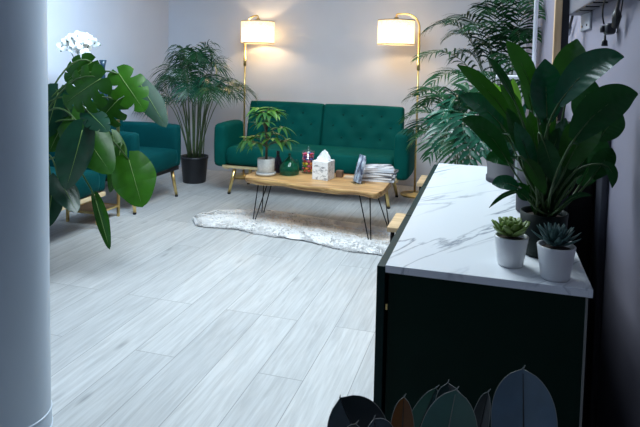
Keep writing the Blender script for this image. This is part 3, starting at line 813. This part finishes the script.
# (blade base px, tip px, width m, depth, material, bend, yaw, pitch)
Z = lambda z: (0, 0, z)
LV = [
 ((547, 122), (545, 59), .064, 1.30, LILY2, Z(0), .25, .25),
 ((566, 100), (577, 39), .078, 1.38, LILY4, Z(0), -.5, .0),
 ((558, 105), (624, 57), .066, 1.24, LILY2, (-.02, 0, .34), -.1, .75),
 ((574, 140), (638, 94), .064, 1.18, LILY, (-.04, 0, .30), .1, .3),
 ((566, 168), (600, 113), .066, 1.28, LILY4, (-.02, 0, .15), -.3, .1),
 ((580, 185), (603, 135), .060, 1.40, LILY, (.05, 0, .0), .5, -.2),
 ((598, 140), (622, 112), .052, 1.30, LILY, Z(.1), .2, -.4),
 ((534, 98), (506, 41), .044, 1.32, LILY4, (.08, 0, .1), .5, .2),
 ((514, 100), (487, 57), .026, 1.38, LILY, (.02, 0, .12), .8, .2),
 ((512, 122), (457, 65), .038, 1.40, LILY4, (.02, 0, .14), .3, .4),
 ((502, 126), (459, 96), .050, 1.46, LILY2, (0, 0, .20), .2, .6),
 ((508, 162), (461, 120), .044, 1.36, LILY, (0, 0, .34), .0, .5),
 ((533, 172), (515, 122), .036, 1.27, LILY2, (.03, 0, 0), .4, .1),
 ((543, 140), (556, 184), .040, 1.25, LILY, (.0, -.05, .1), -.3, .3),
 ((556, 160), (566, 118), .046, 1.34, LILY, (0, 0, 0), -.7, 0),
 ((580, 120), (590, 76), .060, 1.42, LILY, (0, 0, 0), .4, .1),
 ((532, 110), (522, 74), .036, 1.44, LILY4, (.03, 0, .05), .6, .1),
 ((520, 150), (507, 108), .034, 1.33, LILY, (.03, 0, .05), .6, .1),
 ((525, 160), (545, 195), .030, 1.24, LILY4, (0, 0, .2), .3, .3),
 ((536, 150), (530, 112), .034, 1.36, LILY4, (.0, 0, 0), .5, .2),
 ((518, 188), (492, 184), .034, 1.30, LILY2, (0, 0, .24), .1, .5),
 ((528, 200), (516, 192), .024, 1.27, LILY, (0, 0, .24), .1, .5),
 ((522, 192), (489, 208), .010, 1.28, LILY, (0, 0, .30), .1, .4),
 ((563, 205), (592, 196), .011, 1.28, LILY, (0, 0, .35), .1, .4),
 ((600, 164), (612, 188), .020, 1.28, LILY, (.35, 0, .45), .1, .2),
 ((576, 178), (576, 138), .045, 1.34, LILY, (.05, 0, 0), -.4, .0),
 ((592, 178), (612, 148), .042, 1.32, LILY, (.1, 0, .1), -.2, .0),
 ((553, 150), (560, 128), .030, 1.30, LILY, (.0, 0, .0), -.2, .0),
 ((510, 142), (478, 110), .040, 1.50, LILY, (.0, 0, .3), .2, .4),
 ((524, 130), (500, 84), .034, 1.46, LILY4, (.04, 0, .1), .5, .2),
]
for i, a in enumerate(LV):
    add_leaf(lily, rb(i), a[0], a[1], a[2], a[3], a[4], a[5], a[6], a[7])
# narrow young leaves arching around the pot
for i in range(16):
    a = i * 2.4 + .5; r1 = .045 + .025 * (i % 3); hb = .07 + .05 * (i % 4)
    b = rb(i) - lily.location; e = b + V((math.cos(a) * r1, math.sin(a) * r1 * .8, hb)); c = b + V((math.cos(a) * r1 * .25, math.sin(a) * r1 * .2, hb * 1.15))
    bm = BM(); blade(bm, bez(b, c, e, 18), .013 + .004 * (i % 3), V((0, -.8, .5)), .25)
    obj('leaf', bm, LILY if i % 3 else LILY4, lily)
# extra bare stalks crowding the pot
for i in range(16):
    e = at(522 + i * 4.0, 140 + (i * 37 % 40), 1.27 + .05 * (i % 3)) ; bm = BM()
    b = rb(i + 3); tube(bm, [x - lily.location for x in bez(b, (b + e) / 2 + V((0, 0, .03)), e, 7)], [.003, .003, .0027, .0025, .0022, .002, .0016, .001], 6); obj('stalk', bm, STEM, lily)

mid = big_pot('dieffenbachia', 'leafy plant in a tall slate grey cylinder pot behind the broad-leaved plant', 'potted plant', (.148, 1.72, CZ),
              [(0, 0), (.062, 0), (.068, .004), (.070, .15), (.066, .15), (.065, .13)], POTG, .065, .132)
rm = V((.148, 1.72, CZ + .135))
for i, a in enumerate([
 ((505, 118), (494, 83), .040, 1.80, LILY3, Z(.05), .6, .5), ((512, 122), (480, 100), .040, 1.78, LILY3, Z(.2), .4, .9), ((519, 120), (513, 78), .034, 1.82, LILY3, Z(0), -.4, .1),
 ((512, 140), (478, 118), .055, 1.70, LILY, Z(.3), .2, .5), ((524, 130), (500, 92), .045, 1.68, LILY2, Z(.1), .3, .3), ((530, 110), (540, 78), .05, 1.74, LILY, Z(0), -.3, .0),
 ((522, 150), (490, 140), .05, 1.62, LILY2, Z(.3), .2, .5), ((540, 120), (556, 75), .055, 1.72, LILY, Z(0), .2, 0), ((512, 165), (486, 160), .04, 1.63, LILY, Z(.4), .2, .4)]):
    add_leaf(mid, rm + V((.02 * math.cos(i * 2.4), .02 * math.sin(i * 2.4), 0)), *a)
bm = BM(); box(bm, (-.0035, -.001, -.06), (.0035, .001, .055), .0005); o = obj('plant_marker', bm, WHITE, mid, False); o.location = at(516.5, 158, 1.66) - mid.location

t = big_pot('potted_dracaena', 'low dark grey pot with a small plant at the far side of the marble top', 'potted plant', (.062, 2.13, CZ),
            [(0, 0), (.064, 0), (.068, .003), (.068, .020), (.064, .020), (.066, .085), (.062, .085), (.061, .07)], POTG, .061, .072)
for i in range(12):
    a = i * 2.4; b = V((.01 * math.cos(a), .01 * math.sin(a), .075)); el = random.uniform(.05, .13)
    e = b + V((math.cos(a) * el, math.sin(a) * el * .8, .10 + .06 * (i % 3)))
    bm = BM(); blade(bm, bez(b, (b + e) / 2 + V((0, 0, .06)), e, 8), .026, V((0, -.6, .8)), .2); obj('leaf', bm, LILY if i % 2 else PALM3, t)

# black floor speaker in the gap between counter and wall
bm = BM(); box(bm, (-.038, -.16, 0), (.038, .16, 1.06), .008)
t = obj('speaker', bm, mat('speaker_black', (.006, .006, .008), .6, vary=.2, scale=12, **{'Specular IOR Level': .15}), None); t.location = (.247, 1.91, 0); tag(t, 'tall narrow black speaker squeezed between the counter and the right wall', 'speaker')
bm = BM(); box(bm, (-.030, -.162, .30), (.030, -.159, 1.03)); obj('grille', bm, mat('speaker_mesh', (.010, .010, .012), .9, vary=.4, scale=200), t, False)

# narrow dark upright strip set against the right wall
bm = BM(); box(bm, (XR - .018, 1.62, .10), (XR, 1.70, 1.12), .006); o = obj('wall_strip', bm, mat('charcoal_strip', (.03, .032, .045), .6, vary=.15), None, False); tag(o, 'dark vertical strip on the right wall beside the countertop', 'cable duct')  # plain dark strip, not certainly a duct

# ================================================================== PALMS
def frond(t, base, ctrl, tip, n, plen, m, droop=.25, pw=.016, vee=.5, stem=True, s0=.28, rr=.004, seed=0):
    """arching rachis with paired leaflets; coordinates are local to t"""
    rnd = random.Random(seed)
    line = bez(base, ctrl, tip, 40); bm = BM()
    tube(bm, line[::4], [rr * (1 - .75 * i / 10) for i in range(11)], 5, mi=1)
    for i in range(n):
        u = s0 + (1 - s0) * (i + .5) / n; k = min(39, int(u * 40)); p = line[k].lerp(line[k + 1], u * 40 - k)
        tg = (line[k + 1] - line[k]).normalized(); side = tg.cross(V((0, 0, 1)))
        side = side.normalized() if side.length > .1 else V((1, 0, 0)); upv = side.cross(tg)
        f_ = (u - s0) / (1 - s0); L = plen * (math.sin(math.pi * min(1, .18 + .80 * f_)) ** .7) * rnd.uniform(.88, 1.1)
        for s in (-1, 1):
            fwd = .55 + .5 * f_ + rnd.uniform(-.1, .1)
            d = (side * s + tg * fwd + upv * (vee * .5 + rnd.uniform(-.12, .12))).normalized()
            q1 = p + d * L * .55 + V((0, 0, .05 * L)); q2 = p + d * L * .95 - V((0, 0, droop * L * rnd.uniform(.6, 1.3)))
            ln = bez(p, q1, q2, 4); nn = (upv - side * s * .4).normalized()
            w_ = pw * rnd.uniform(.8, 1.1); vs = []
            pf = (.35, 1, .95, .6, .04)
            for j, q in enumerate(ln):
                tt = (ln[min(j + 1, 4)] - ln[max(j - 1, 0)]).normalized(); ss = tt.cross(nn).normalized() * w_ * .5 * pf[j]
                cn = q - nn * w_ * .08
                vs.append([bm.verts.new(q + ss), bm.verts.new(cn), bm.verts.new(q - ss)])
            for A, B in zip(vs, vs[1:]):
                for c_ in range(2): bm.faces.new((A[c_], A[c_ + 1], B[c_ + 1], B[c_]))
    for v_ in bm.verts:
        v_.co.x = max(XL + .02, min(XR - .012, v_.co.x + t.location.x)) - t.location.x; v_.co.y = min(YB - .02, v_.co.y + t.location.y) - t.location.y
    return obj('frond', bm, (m, CANE), t)

# tall palm in the back-left corner
t = thing('potted_palm', 'tall bushy palm in a black pot in the back corner left of the sofa', 'potted plant', (-2.80, 5.13, 0))
bm = BM(); lathe(bm, [(0, 0), (.105, 0), (.112, .005), (.132, .235), (.138, .238), (.138, .262), (.130, .262), (.127, .23)], 40); obj('pot', bm, BLACKP, t)
bm = BM(); soil(bm, .126, .235); obj('soil', bm, SOIL, t)
rnd = random.Random(11)
NF = 24
for k in range(NF):
    a = k * 2.39996 + .4; rr = .02 + .07 * rnd.random(); b = V((math.cos(a) * rr, math.sin(a) * rr, .24))
    inner = k / NF
    reach = .16 + .56 * inner; h = 1.26 - .62 * inner + rnd.uniform(-.05, .05)
    dx, dy = math.cos(a), math.sin(a)
    ry = reach * (.55 if dy > 0 else .75); rx = reach * (.95 if dx < 0 else 1.0)
    if dx > 0: h = max(h, .86)
    if dy < 0: h = max(h, .74)
    tip = V((dx * rx, dy * ry, h))
    ctrl = V((dx * rx * .45, dy * ry * .45, h * .95 + .42))
    frond(t, b, ctrl, tip, 19, .27, PALM1 if k % 5 else PALM3, .55, .0115, .6, s0=.46, rr=.0055, seed=k)
for k in range(9):
    a = k * 1.7; b = V((math.cos(a) * .05, math.sin(a) * .05, .24)); e = V((math.cos(a) * .13, math.sin(a) * .11, .78 + .03 * (k % 4)))
    bm = BM(); tube(bm, bez(b, (b + e) / 2 + V((-math.cos(a) * .02, 0, 0)), e, 6), [.008, .0075, .007, .0065, .006, .005, .004], 7); obj('cane', bm, CANE, t)

# tall palm to the right of the sofa, behind the counter
t = thing('potted_palm', 'tall dark arching palm standing behind the marble counter at the right wall', 'potted plant', (.08, 4.35, 0))
bm = BM(); lathe(bm, [(0, 0), (.12, 0), (.127, .005), (.148, .27), (.155, .272), (.155, .30), (.146, .30), (.143, .26)], 40); obj('pot', bm, BLACKP, t)
bm = BM(); soil(bm, .142, .265); obj('soil', bm, SOIL, t)
FR = [  # tip pixel, depth, arch height
 (416, 60, 3.95, .10), (412, 112, 4.0, .18), (404, 100, 4.2, .14), (424, 32, 4.15, .12), (444, 40, 4.3, .08), (450, 22, 4.0, .06), (487, 12, 4.1, .04), (500, 2, 3.8, .08),
 (533, 8, 3.7, .12), (560, 18, 3.6, .12), (520, 40, 3.9, .1), (548, 40, 3.8, .12), (430, 85, 3.9, .16), (440, 125, 3.8, .22), (512, 70, 3.6, .16), (478, 50, 4.3, .06), (462, 88, 3.7, .16), (420, 135, 3.9, .22), (536, 100, 3.5, .2), (470, 30, 3.75, .08), (452, 60, 4.35, .1)]
for k, (px, py, dd, ar) in enumerate(FR):
    T = at(px, py, dd); T.x = min(T.x, .26); tp = T - t.location
    a = k * 2.4; b = V((math.cos(a) * .05, math.sin(a) * .05, .27)); c = V((tp.x * .25, tp.y * .25, tp.z * 1.12 + ar * 1.6))
    frond(t, b, c, tp, 17, .22, PALM2 if k % 4 else PALM1, .4, .016, .5, s0=.45, rr=.005, seed=50 + k)

# lower palm with broad bright fronds
t = thing('potted_palm', 'low palm with bright blue-green fronds just behind the far end of the marble', 'potted plant', (-.11, 3.05, 0))
bm = BM(); lathe(bm, [(0, 0), (.10, 0), (.106, .005), (.124, .30), (.130, .302), (.130, .33), (.122, .33), (.12, .30)], 40); obj('pot', bm, POTG, t)
bm = BM(); soil(bm, .119, .305); obj('soil', bm, SOIL, t)
FR = [(402, 122, 3.1, .12, 1), (408, 148, 3.0, .16, 1), (412, 132, 3.2, .14, 0), (424, 105, 3.2, .1, 1), (440, 150, 2.75, .2, 0), (455, 170, 2.62, .22, 1), (470, 165, 2.6, .2, 0), (486, 155, 2.65, .16, 0), (450, 110, 3.0, .12, 0), (470, 100, 3.1, .1, 1), (490, 120, 2.9, .14, 1), (428, 160, 2.85, .2, 1), (462, 140, 2.7, .2, 0), (505, 110, 2.9, .12, 1), (418, 95, 3.3, .08, 1), (436, 132, 2.9, .2, 0)]
for k, (px, py, dd, ar, mm) in enumerate(FR):
    T = at(px, py, dd); T.x = min(T.x, .25); tp = T - t.location
    a = k * 2.4; b = V((math.cos(a) * .04, math.sin(a) * .04, .31)); c = V((tp.x * .22, tp.y * .22, tp.z * 1.10 + ar * 1.5))
    frond(t, b, c, tp, 13 if mm else 9, .15, PALM3 if mm == 0 else PALM1, .3, .015 if mm else .024, .35, s0=.5, rr=.004, seed=90 + k)

# ================================================================== MONSTERA
t = thing('monstera', 'large monstera with split green leaves reaching out from behind the grey column', 'potted plant', (-2.50, 2.48, 0))
bm = BM(); lathe(bm, [(0, 0), (.13, 0), (.137, .005), (.165, .30), (.160, .305), (.155, .27)], 40); obj('pot', bm, POTG, t)
bm = BM(); soil(bm, .154, .275); obj('soil', bm, SOIL, t)
ML = [  # joint px, tip px, width m, depth, material, lobes, cut, yaw, pitch, droop
 ((101, 79), (64, 102), .28, 2.62, MON, 5, .66, .1, .5, .10),
 ((92, 62), (66, 80), .17, 2.80, MON, 4, .4, .1, .3, .1),
 ((119, 74), (141, 106), .21, 2.80, MON3, 4, .6, -.3, .35, .15),
 ((118, 100), (92, 128), .22, 2.90, MON, 5, .6, .2, .5, .1),
 ((82, 130), (68, 186), .20, 2.55, MON2, 4, 0, .5, .2, .05),
 ((72, 118), (108, 168), .24, 2.70, MON, 4, 0, -.1, .3, .08),
 ((129, 160), (141, 203), .245, 2.85, MON3, 4, 0, -.15, .25, .10),
 ((96, 200), (109, 246), .085, 2.75, MON, 3, 0, -.7, .1, .0),
 ((58, 178), (76, 208), .14, 2.60, MON2, 3, 0, .3, .3, .1),
 ((58, 92), (46, 135), .20, 2.65, MON2, 4, .5, .2, .3, .1),
 ((140, 84), (164, 122), .14, 2.95, MON4, 3, 0, -.2, .6, .1),
 ((62, 125), (50, 150), .16, 2.70, MON, 3, .4, .2, .5, .1),
 ((112, 135), (123, 165), .12, 2.95, MON3, 3, 0, .2, .3, .1),
 ((52, 190), (48, 225), .14, 2.60, MON2, 3, 0, .3, .2, .1),
 ((88, 112), (106, 128), .13, 2.62, MON2, 4, .5, .1, .3, .1),
 ((120, 150), (112, 190), .11, 2.9, MON, 3, 0, .8, .1, .05),
]
for k, (j, tp, wd, dd, mm, lb, ct, yw, pt, dr) in enumerate(ML):
    J = at(*j, dd); T = at(*tp, dd - .06); n = toward_cam(J, yw, pt)
    bm = BM(); monstera(bm, J - t.location, T - t.location, n, wd, lb, ct, dr)
    lf = obj('leaf', bm, mm, t)
    bm = BM(); hub = V((-2.36, 2.60, .92 + .05 * (k % 3))) if j[1] < 170 else V((-2.36, 2.62, .7))
    hub = hub - t.location; Jl = J - t.location
    b0 = V((.03 * math.cos(k * 2.4), .03 * math.sin(k * 2.4), .28))
    pts = bez(b0, V((0, 0, .6)), hub * .9, 4)[:-1] + bez(hub * .9, V(((hub.x + Jl.x) / 2, (hub.y + Jl.y) / 2, max(hub.z, Jl.z) + .08)), Jl, 8)
    tube(bm, pts, .005, 6); obj('stalk', bm, STEM, lf)
    # pale midrib
    bm = BM(); Tl = T - t.location; nn = n.normalized()
    u_ = (Tl - Jl); Lh = u_.length; un = u_.normalized(); s_ = un.cross(n).normalized(); n2 = s_.cross(un).normalized()
    tube(bm, [Jl + un * Lh * a + n2 * (-dr * Lh * a * a + .3 * .10 * wd * .5 + .001) for a in [i / 8 * .95 for i in range(9)]], [.0028 * (1 - .8 * i / 8) for i in range(9)], 5); obj('midrib', bm, mat('midrib_green', (.12, .22, .05), .5), lf)

# ================================================================== ORCHID + VASE on side table
t = thing('orchid', 'white orchid blossom cluster on tall stems rising above the monstera', 'orchid', (-2.925, 3.63, .754))
bm = BM(); lathe(bm, [(0, 0), (.04, 0), (.045, .004), (.055, .10), (.051, .10), (.05, .085)], 28); obj('pot', bm, CERAM, t)
bm = BM(); soil(bm, .05, .088); obj('soil', bm, SOIL, t)
tops = []
for k, (px, py) in enumerate([(66, 50), (74, 40), (84, 38), (92, 44)]):
    e = at(px, py, 3.64) - t.location; b = V((.01 * (k - 1.5), 0, .09)); bm = BM()
    tube(bm, bez(b, V((e.x * .2, 0, e.z * 1.05)), e, 10), .003, 6); obj('stem', bm, CANE, t)
random.seed(9)
FL = [(62, 46), (67, 41), (72, 38), (78, 36), (84, 37), (89, 40), (95, 43), (75, 44), (81, 44), (87, 47), (80, 50), (73, 48), (85, 53), (78, 40)]
for k, (px, py) in enumerate(FL):
    c = at(px, py, 3.60 + .05 * random.random()) - t.location; n = toward_cam(c + t.location, random.uniform(-.6, .6), random.uniform(-.4, .4))
    a_ = n.orthogonal().normalized(); b_2 = n.cross(a_); bm = BM()
    for j in range(5):
        th = j * 2 * math.pi / 5 + k; d = a_ * math.cos(th) + b_2 * math.sin(th); L = .040
        blade(bm, bez(c, c + d * L * .5 + n * .012, c + d * L, 5), .036, n, .1, cols=2, prof=lambda s: math.sin(math.pi * (.08 + .84 * s)) ** .6)
    f_ = obj('blossom', bm, ORCH, t)
    bm = BM(); bmesh.ops.create_icosphere(bm, subdivisions=1, radius=.006, matrix=Matrix.Translation(c + n * .008)); obj('flower_centre', bm, mat('orchid_centre', (.05, .06, .03), .6), f_)
for (px, py) in [(59, 48), (61, 51), (98, 42), (100, 45), (60, 44)]:
    c = at(px, py, 3.62) - t.location; bm = BM(); bmesh.ops.create_icosphere(bm, subdivisions=1, radius=.007, matrix=Matrix.Translation(c)); obj('bud', bm, CANE, t)
for k in range(4):
    a = k * 1.6; bm = BM(); blade(bm, bez((0, 0, .095), (math.cos(a) * .06, math.sin(a) * .06, .15), (math.cos(a) * .13, math.sin(a) * .10, .11), 8), .045, (0, 0, 1), .2); obj('leaf', bm, MON2, t)
c = at(103.5, 60, 3.72)
bm = BM(); H_ = c.z - .754; lathe(bm, [(0, 0), (.035, 0), (.045, .02), (.05, .12), (.03, .22), (.014, H_ - .09), (.016, H_ - .05), (.027, H_), (.024, H_), (.012, H_ - .06), (.011, H_ - .10)], 28)
o = obj('vase', bm, mat('dark_teal_ceramic', (.008, .03, .05), .3, vary=.1)); o.location = (-2.80, 3.72, .754); tag(o, 'dark teal flared bottle vase poking up behind the monstera leaves', 'vase')

# ================================================================== STOOLS
def make_stool(label, loc, rz=0):
    t = thing('wooden_stool', label, 'stool', loc, rz, 'low wooden stools beyond the counter')
    bm = BM(); box(bm, (-.11, -.14, .425), (.11, .14, .45), .006); obj('seat', bm, TAN, t, False)
    for sx in (-1, 1):
        for sy in (-1, 1):
            bm = BM(); tube(bm, [(sx * .085, sy * .11, .426), (sx * .10, sy * .125, 0)], .010, 10); obj('leg', bm, BLACK, t)
    return t
s1 = make_stool('tan wooden stool right behind the far left corner of the cabinet', (-.345, 2.86, 0))
dup(s1, (-.335, 3.93, 0), label='farther tan wooden stool near the foot of the right floor lamp')

# ================================================================== RIGHT WALL FITTINGS
t = thing('edge_panel', 'tall black panel with a tan wooden front post on the right wall', 'panel', (0, 2.2, 0))
bm = BM(); box(bm, (.204, -.018, 0), (.228, .018, 1.9), .003); obj('wooden_post', bm, TANZ, t, False)
bm = BM(); box(bm, (.228, -.010, 0), (.252, .010, 1.9)); obj('black_panel', bm, BLACKP, t, False)
t = thing('hanging_shelf', 'small white shelf hung on a slim white rod in front of the tall palm', 'shelf', (0, 0, 0))
bm = BM(); a = at(533.5, 71, 2.6); tube(bm, [(a.x, 2.6, a.z), (a.x, 2.6, CEIL)], [.008, .013], 14); obj('rod', bm, ROD, t)
bm = BM(); tube(bm, [(a.x, 2.6, a.z - .022), (a.x, 2.6, a.z)], .009, 12); obj('rod_end', bm, mat('slate_cap', (.12, .14, .19), .5), t)
bm = BM(); box(bm, (a.x - .15, 2.5, a.z - .034), (a.x + .02, 2.7, a.z - .022), .002); obj('shelf_board', bm, ROD, t, False)

t = thing('wall_rack', 'dark grey slotted rack mounted high on the right wall', 'wall rack', (0, 0, 0))
bm = BM(); box(bm, (.250, 1.15, 1.418), (.297, 2.22, 1.60), .004); obj('rack_body', bm, mat('grey_enamel', (.15, .15, .18), .5, vary=.08), t, False)
for k in range(7):
    bm = BM(); box(bm, (.255, 1.22 + k * .125, 1.414), (.292, 1.31 + k * .125, 1.418)); obj('slot', bm, BLACK, t, False)
bm = BM(); box(bm, (-.004, -.10, -.030), (.004, .10, .030), .003); t = obj('bracket_plate', bm, mat('pale_plastic', (.42, .42, .46), .5, vary=.05)); c = at(581, 20, 2.0)
t.location = (.296, 2.12, 1.392); tag(t, 'pale grey bracket plate with two screws under the wall rack', 'bracket')
for s in (-1, 1):
    bm = BM(); tube(bm, [(-.0065, s * .05, -.015), (-.0035, s * .05, -.015)], .004, 10); obj('screw', bm, BLACK, t)
# cable with connector
t = thing('hanging_cable', 'short black cable with grey connector hanging left of the bracket plate', 'cable', (0, 0, 0))
def wx(px, py, x):
    d = rt2 * ((px - PPX) / F) - up2 * ((py - PPY) / F) + fw
    return EYE + d * (x / d.x)
bm = BM(); tube(bm, [wx(573, 14, .285), wx(571, 22, .285), wx(569, 30, .285)], .005, 8); obj('cable', bm, BLACK, t)
bm = BM(); tube(bm, [wx(569.5, 27, .285), wx(568, 34, .285)], .009, 10); obj('connector', bm, mat('connector_grey', (.28, .3, .36), .4), t)
bm = BM(); tube(bm, [wx(568, 34, .285), wx(567, 40, .285)], .004, 8); obj('plug_tip', bm, BLACK, t)
# black gadget on cords
t = thing('hanging_camera', 'black gadget hanging from looped straps on the right wall', 'camera', (0, 0, 0))
bm = BM()
tube(bm, bez(wx(608, -8, .27), wx(600, 10, .275), wx(604, 24, .28), 8), .0022, 6); tube(bm, bez(wx(621, -8, .27), wx(616, 12, .275), wx(616, 24, .28), 8), .0035, 6); tube(bm, bez(wx(624, -8, .285), wx(621, 14, .285), wx(617, 33, .285), 8), .0015, 6)
obj('strap', bm, BLACK, t)
A = wx(609.5, 29, .28)
bm = BM(); rbox(bm, (A.x - .012, A.y - .024, A.z - .014), (A.x + .012, A.y + .024, A.z + .014), .008, 6, 8, 6); obj('camera_body', bm, BLACKP, t)
bm = BM(); tube(bm, [A + V((-.012, .004, 0)), A + V((-.020, .004, 0))], .009, 14); obj('lens', bm, BLACKP, t)
Bp = wx(617, 16, .28); bm = BM(); tube(bm, [wx(617, 8, .28), Bp, wx(615, 27, .28)], [.004, .011, .008], 10); obj('strap_pad', bm, BLACKP, t)
C0, C1 = wx(605, 34, .28), wx(604.5, 46, .28); bm = BM(); tube(bm, [C0, C0.lerp(C1, .5), C0.lerp(C1, .55), C1], [.0022, .004, .007, .008], 10); obj('tassel', bm, BLACK, t)

# ================================================================== RUBBER PLANT IN THE FOREGROUND
t = thing('rubber_plant', 'dark rubber plant with broad glossy leaves in front of the green cabinet', 'potted plant', (-.03, .86, 0))
bm = BM(); lathe(bm, [(0, 0), (.10, 0), (.106, .005), (.125, .24), (.121, .245), (.118, .21)], 36); obj('pot', bm, POTG, t)
bm = BM(); soil(bm, .118, .215); obj('soil', bm, SOIL, t)
hubs = []
for k, (x, y, z) in enumerate([(-.14, .80, .50), (-.05, .84, .52), (.05, .84, .53)]):
    h = V((x, y, z)) - t.location; bm = BM(); b = V((.03 * (k - 1), 0, .21)); tube(bm, bez(b, V((b.x, 0, .35)), h, 8), .006, 8); obj('stem', bm, TRUNK, t); hubs.append(h)
def ficus(j, tip, wd, dd, m, hub, yaw=0, pitch=0, fold=.25, bend=(0, 0, 0), rim=True, m2=None, dt=0):
    J = at(*j, dd) - t.location; T = at(*tip, dd + dt) - t.location; n = toward_cam(J + t.location, yaw, pitch)
    c = (J + T) / 2 + V(bend) * (T - J).length
    line = bez(J, c, T, 22); bm = BM()
    def pf(q):
        g = lambda x: max(0.0, 1 - min(1.0, abs(2 * (x * .965 + .03) - 1)) ** 2.4) ** .62
        return g(q) if q < .95 else g(.95) * (1 - min(1.0, (q - .95) / .05)) ** 1.2 + .015
    cols = 5
    blade(bm, line, wd, n, fold, prof=pf, cols=cols, wave=.02)
    bm.verts.ensure_lookup_table()
    nrow = len(line); W_ = 2 * cols + 1
    lft = [bm.verts[r * W_].co.copy() for r in range(nrow)]; rgt = [bm.verts[r * W_ + W_ - 1].co.copy() for r in range(nrow)]
    if m2:
        for f_ in bm.faces:
            pass
    lf = obj('leaf', bm, m, t)
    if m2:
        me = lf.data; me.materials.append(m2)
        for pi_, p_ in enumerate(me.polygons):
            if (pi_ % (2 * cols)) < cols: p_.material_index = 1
    bm = BM(); tube(bm, lft, .00045, 5); tube(bm, rgt, .00045, 5); tube(bm, [line[-1], line[-1] + (line[-1] - line[-3]).normalized() * .006 + V((.003, 0, 0))], [.0012, .0004], 5); obj('leaf_rim', bm, RIM, lf)
    bm = BM(); tube(bm, [p + n * .0006 for p in line[:-1]], [.0016 * (1 - .7 * i / 22) for i in range(22)], 5); obj('midrib', bm, FICD if m is not FICG else RIM, lf)
    bm = BM(); tube(bm, bez(hub, (hub + J) / 2 + V((0, 0, -.01)), J, 5), .003, 6); obj('stalk', bm, TRUNK, lf)
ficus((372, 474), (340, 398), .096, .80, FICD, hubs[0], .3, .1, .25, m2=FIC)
ficus((400, 472), (404, 397), .036, .84, FICR, hubs[1], .0, .0, .30)
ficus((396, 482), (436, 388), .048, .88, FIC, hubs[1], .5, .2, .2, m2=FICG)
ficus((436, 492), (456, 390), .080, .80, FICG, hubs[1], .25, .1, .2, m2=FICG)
ficus((470, 470), (448, 383), .062, .84, FICD, hubs[2], -.5, .0, .2)
ficus((470, 470), (488, 392), .030, .90, FICD, hubs[2], -.5, .0, .2)
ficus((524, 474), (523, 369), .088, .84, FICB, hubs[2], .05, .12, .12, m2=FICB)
ficus((382, 462), (374, 419), .050, .74, FIC, hubs[0], .1, .7, .2)
ficus((352, 455), (356, 424), .030, .74, FICD, hubs[0], .1, .7, .2)
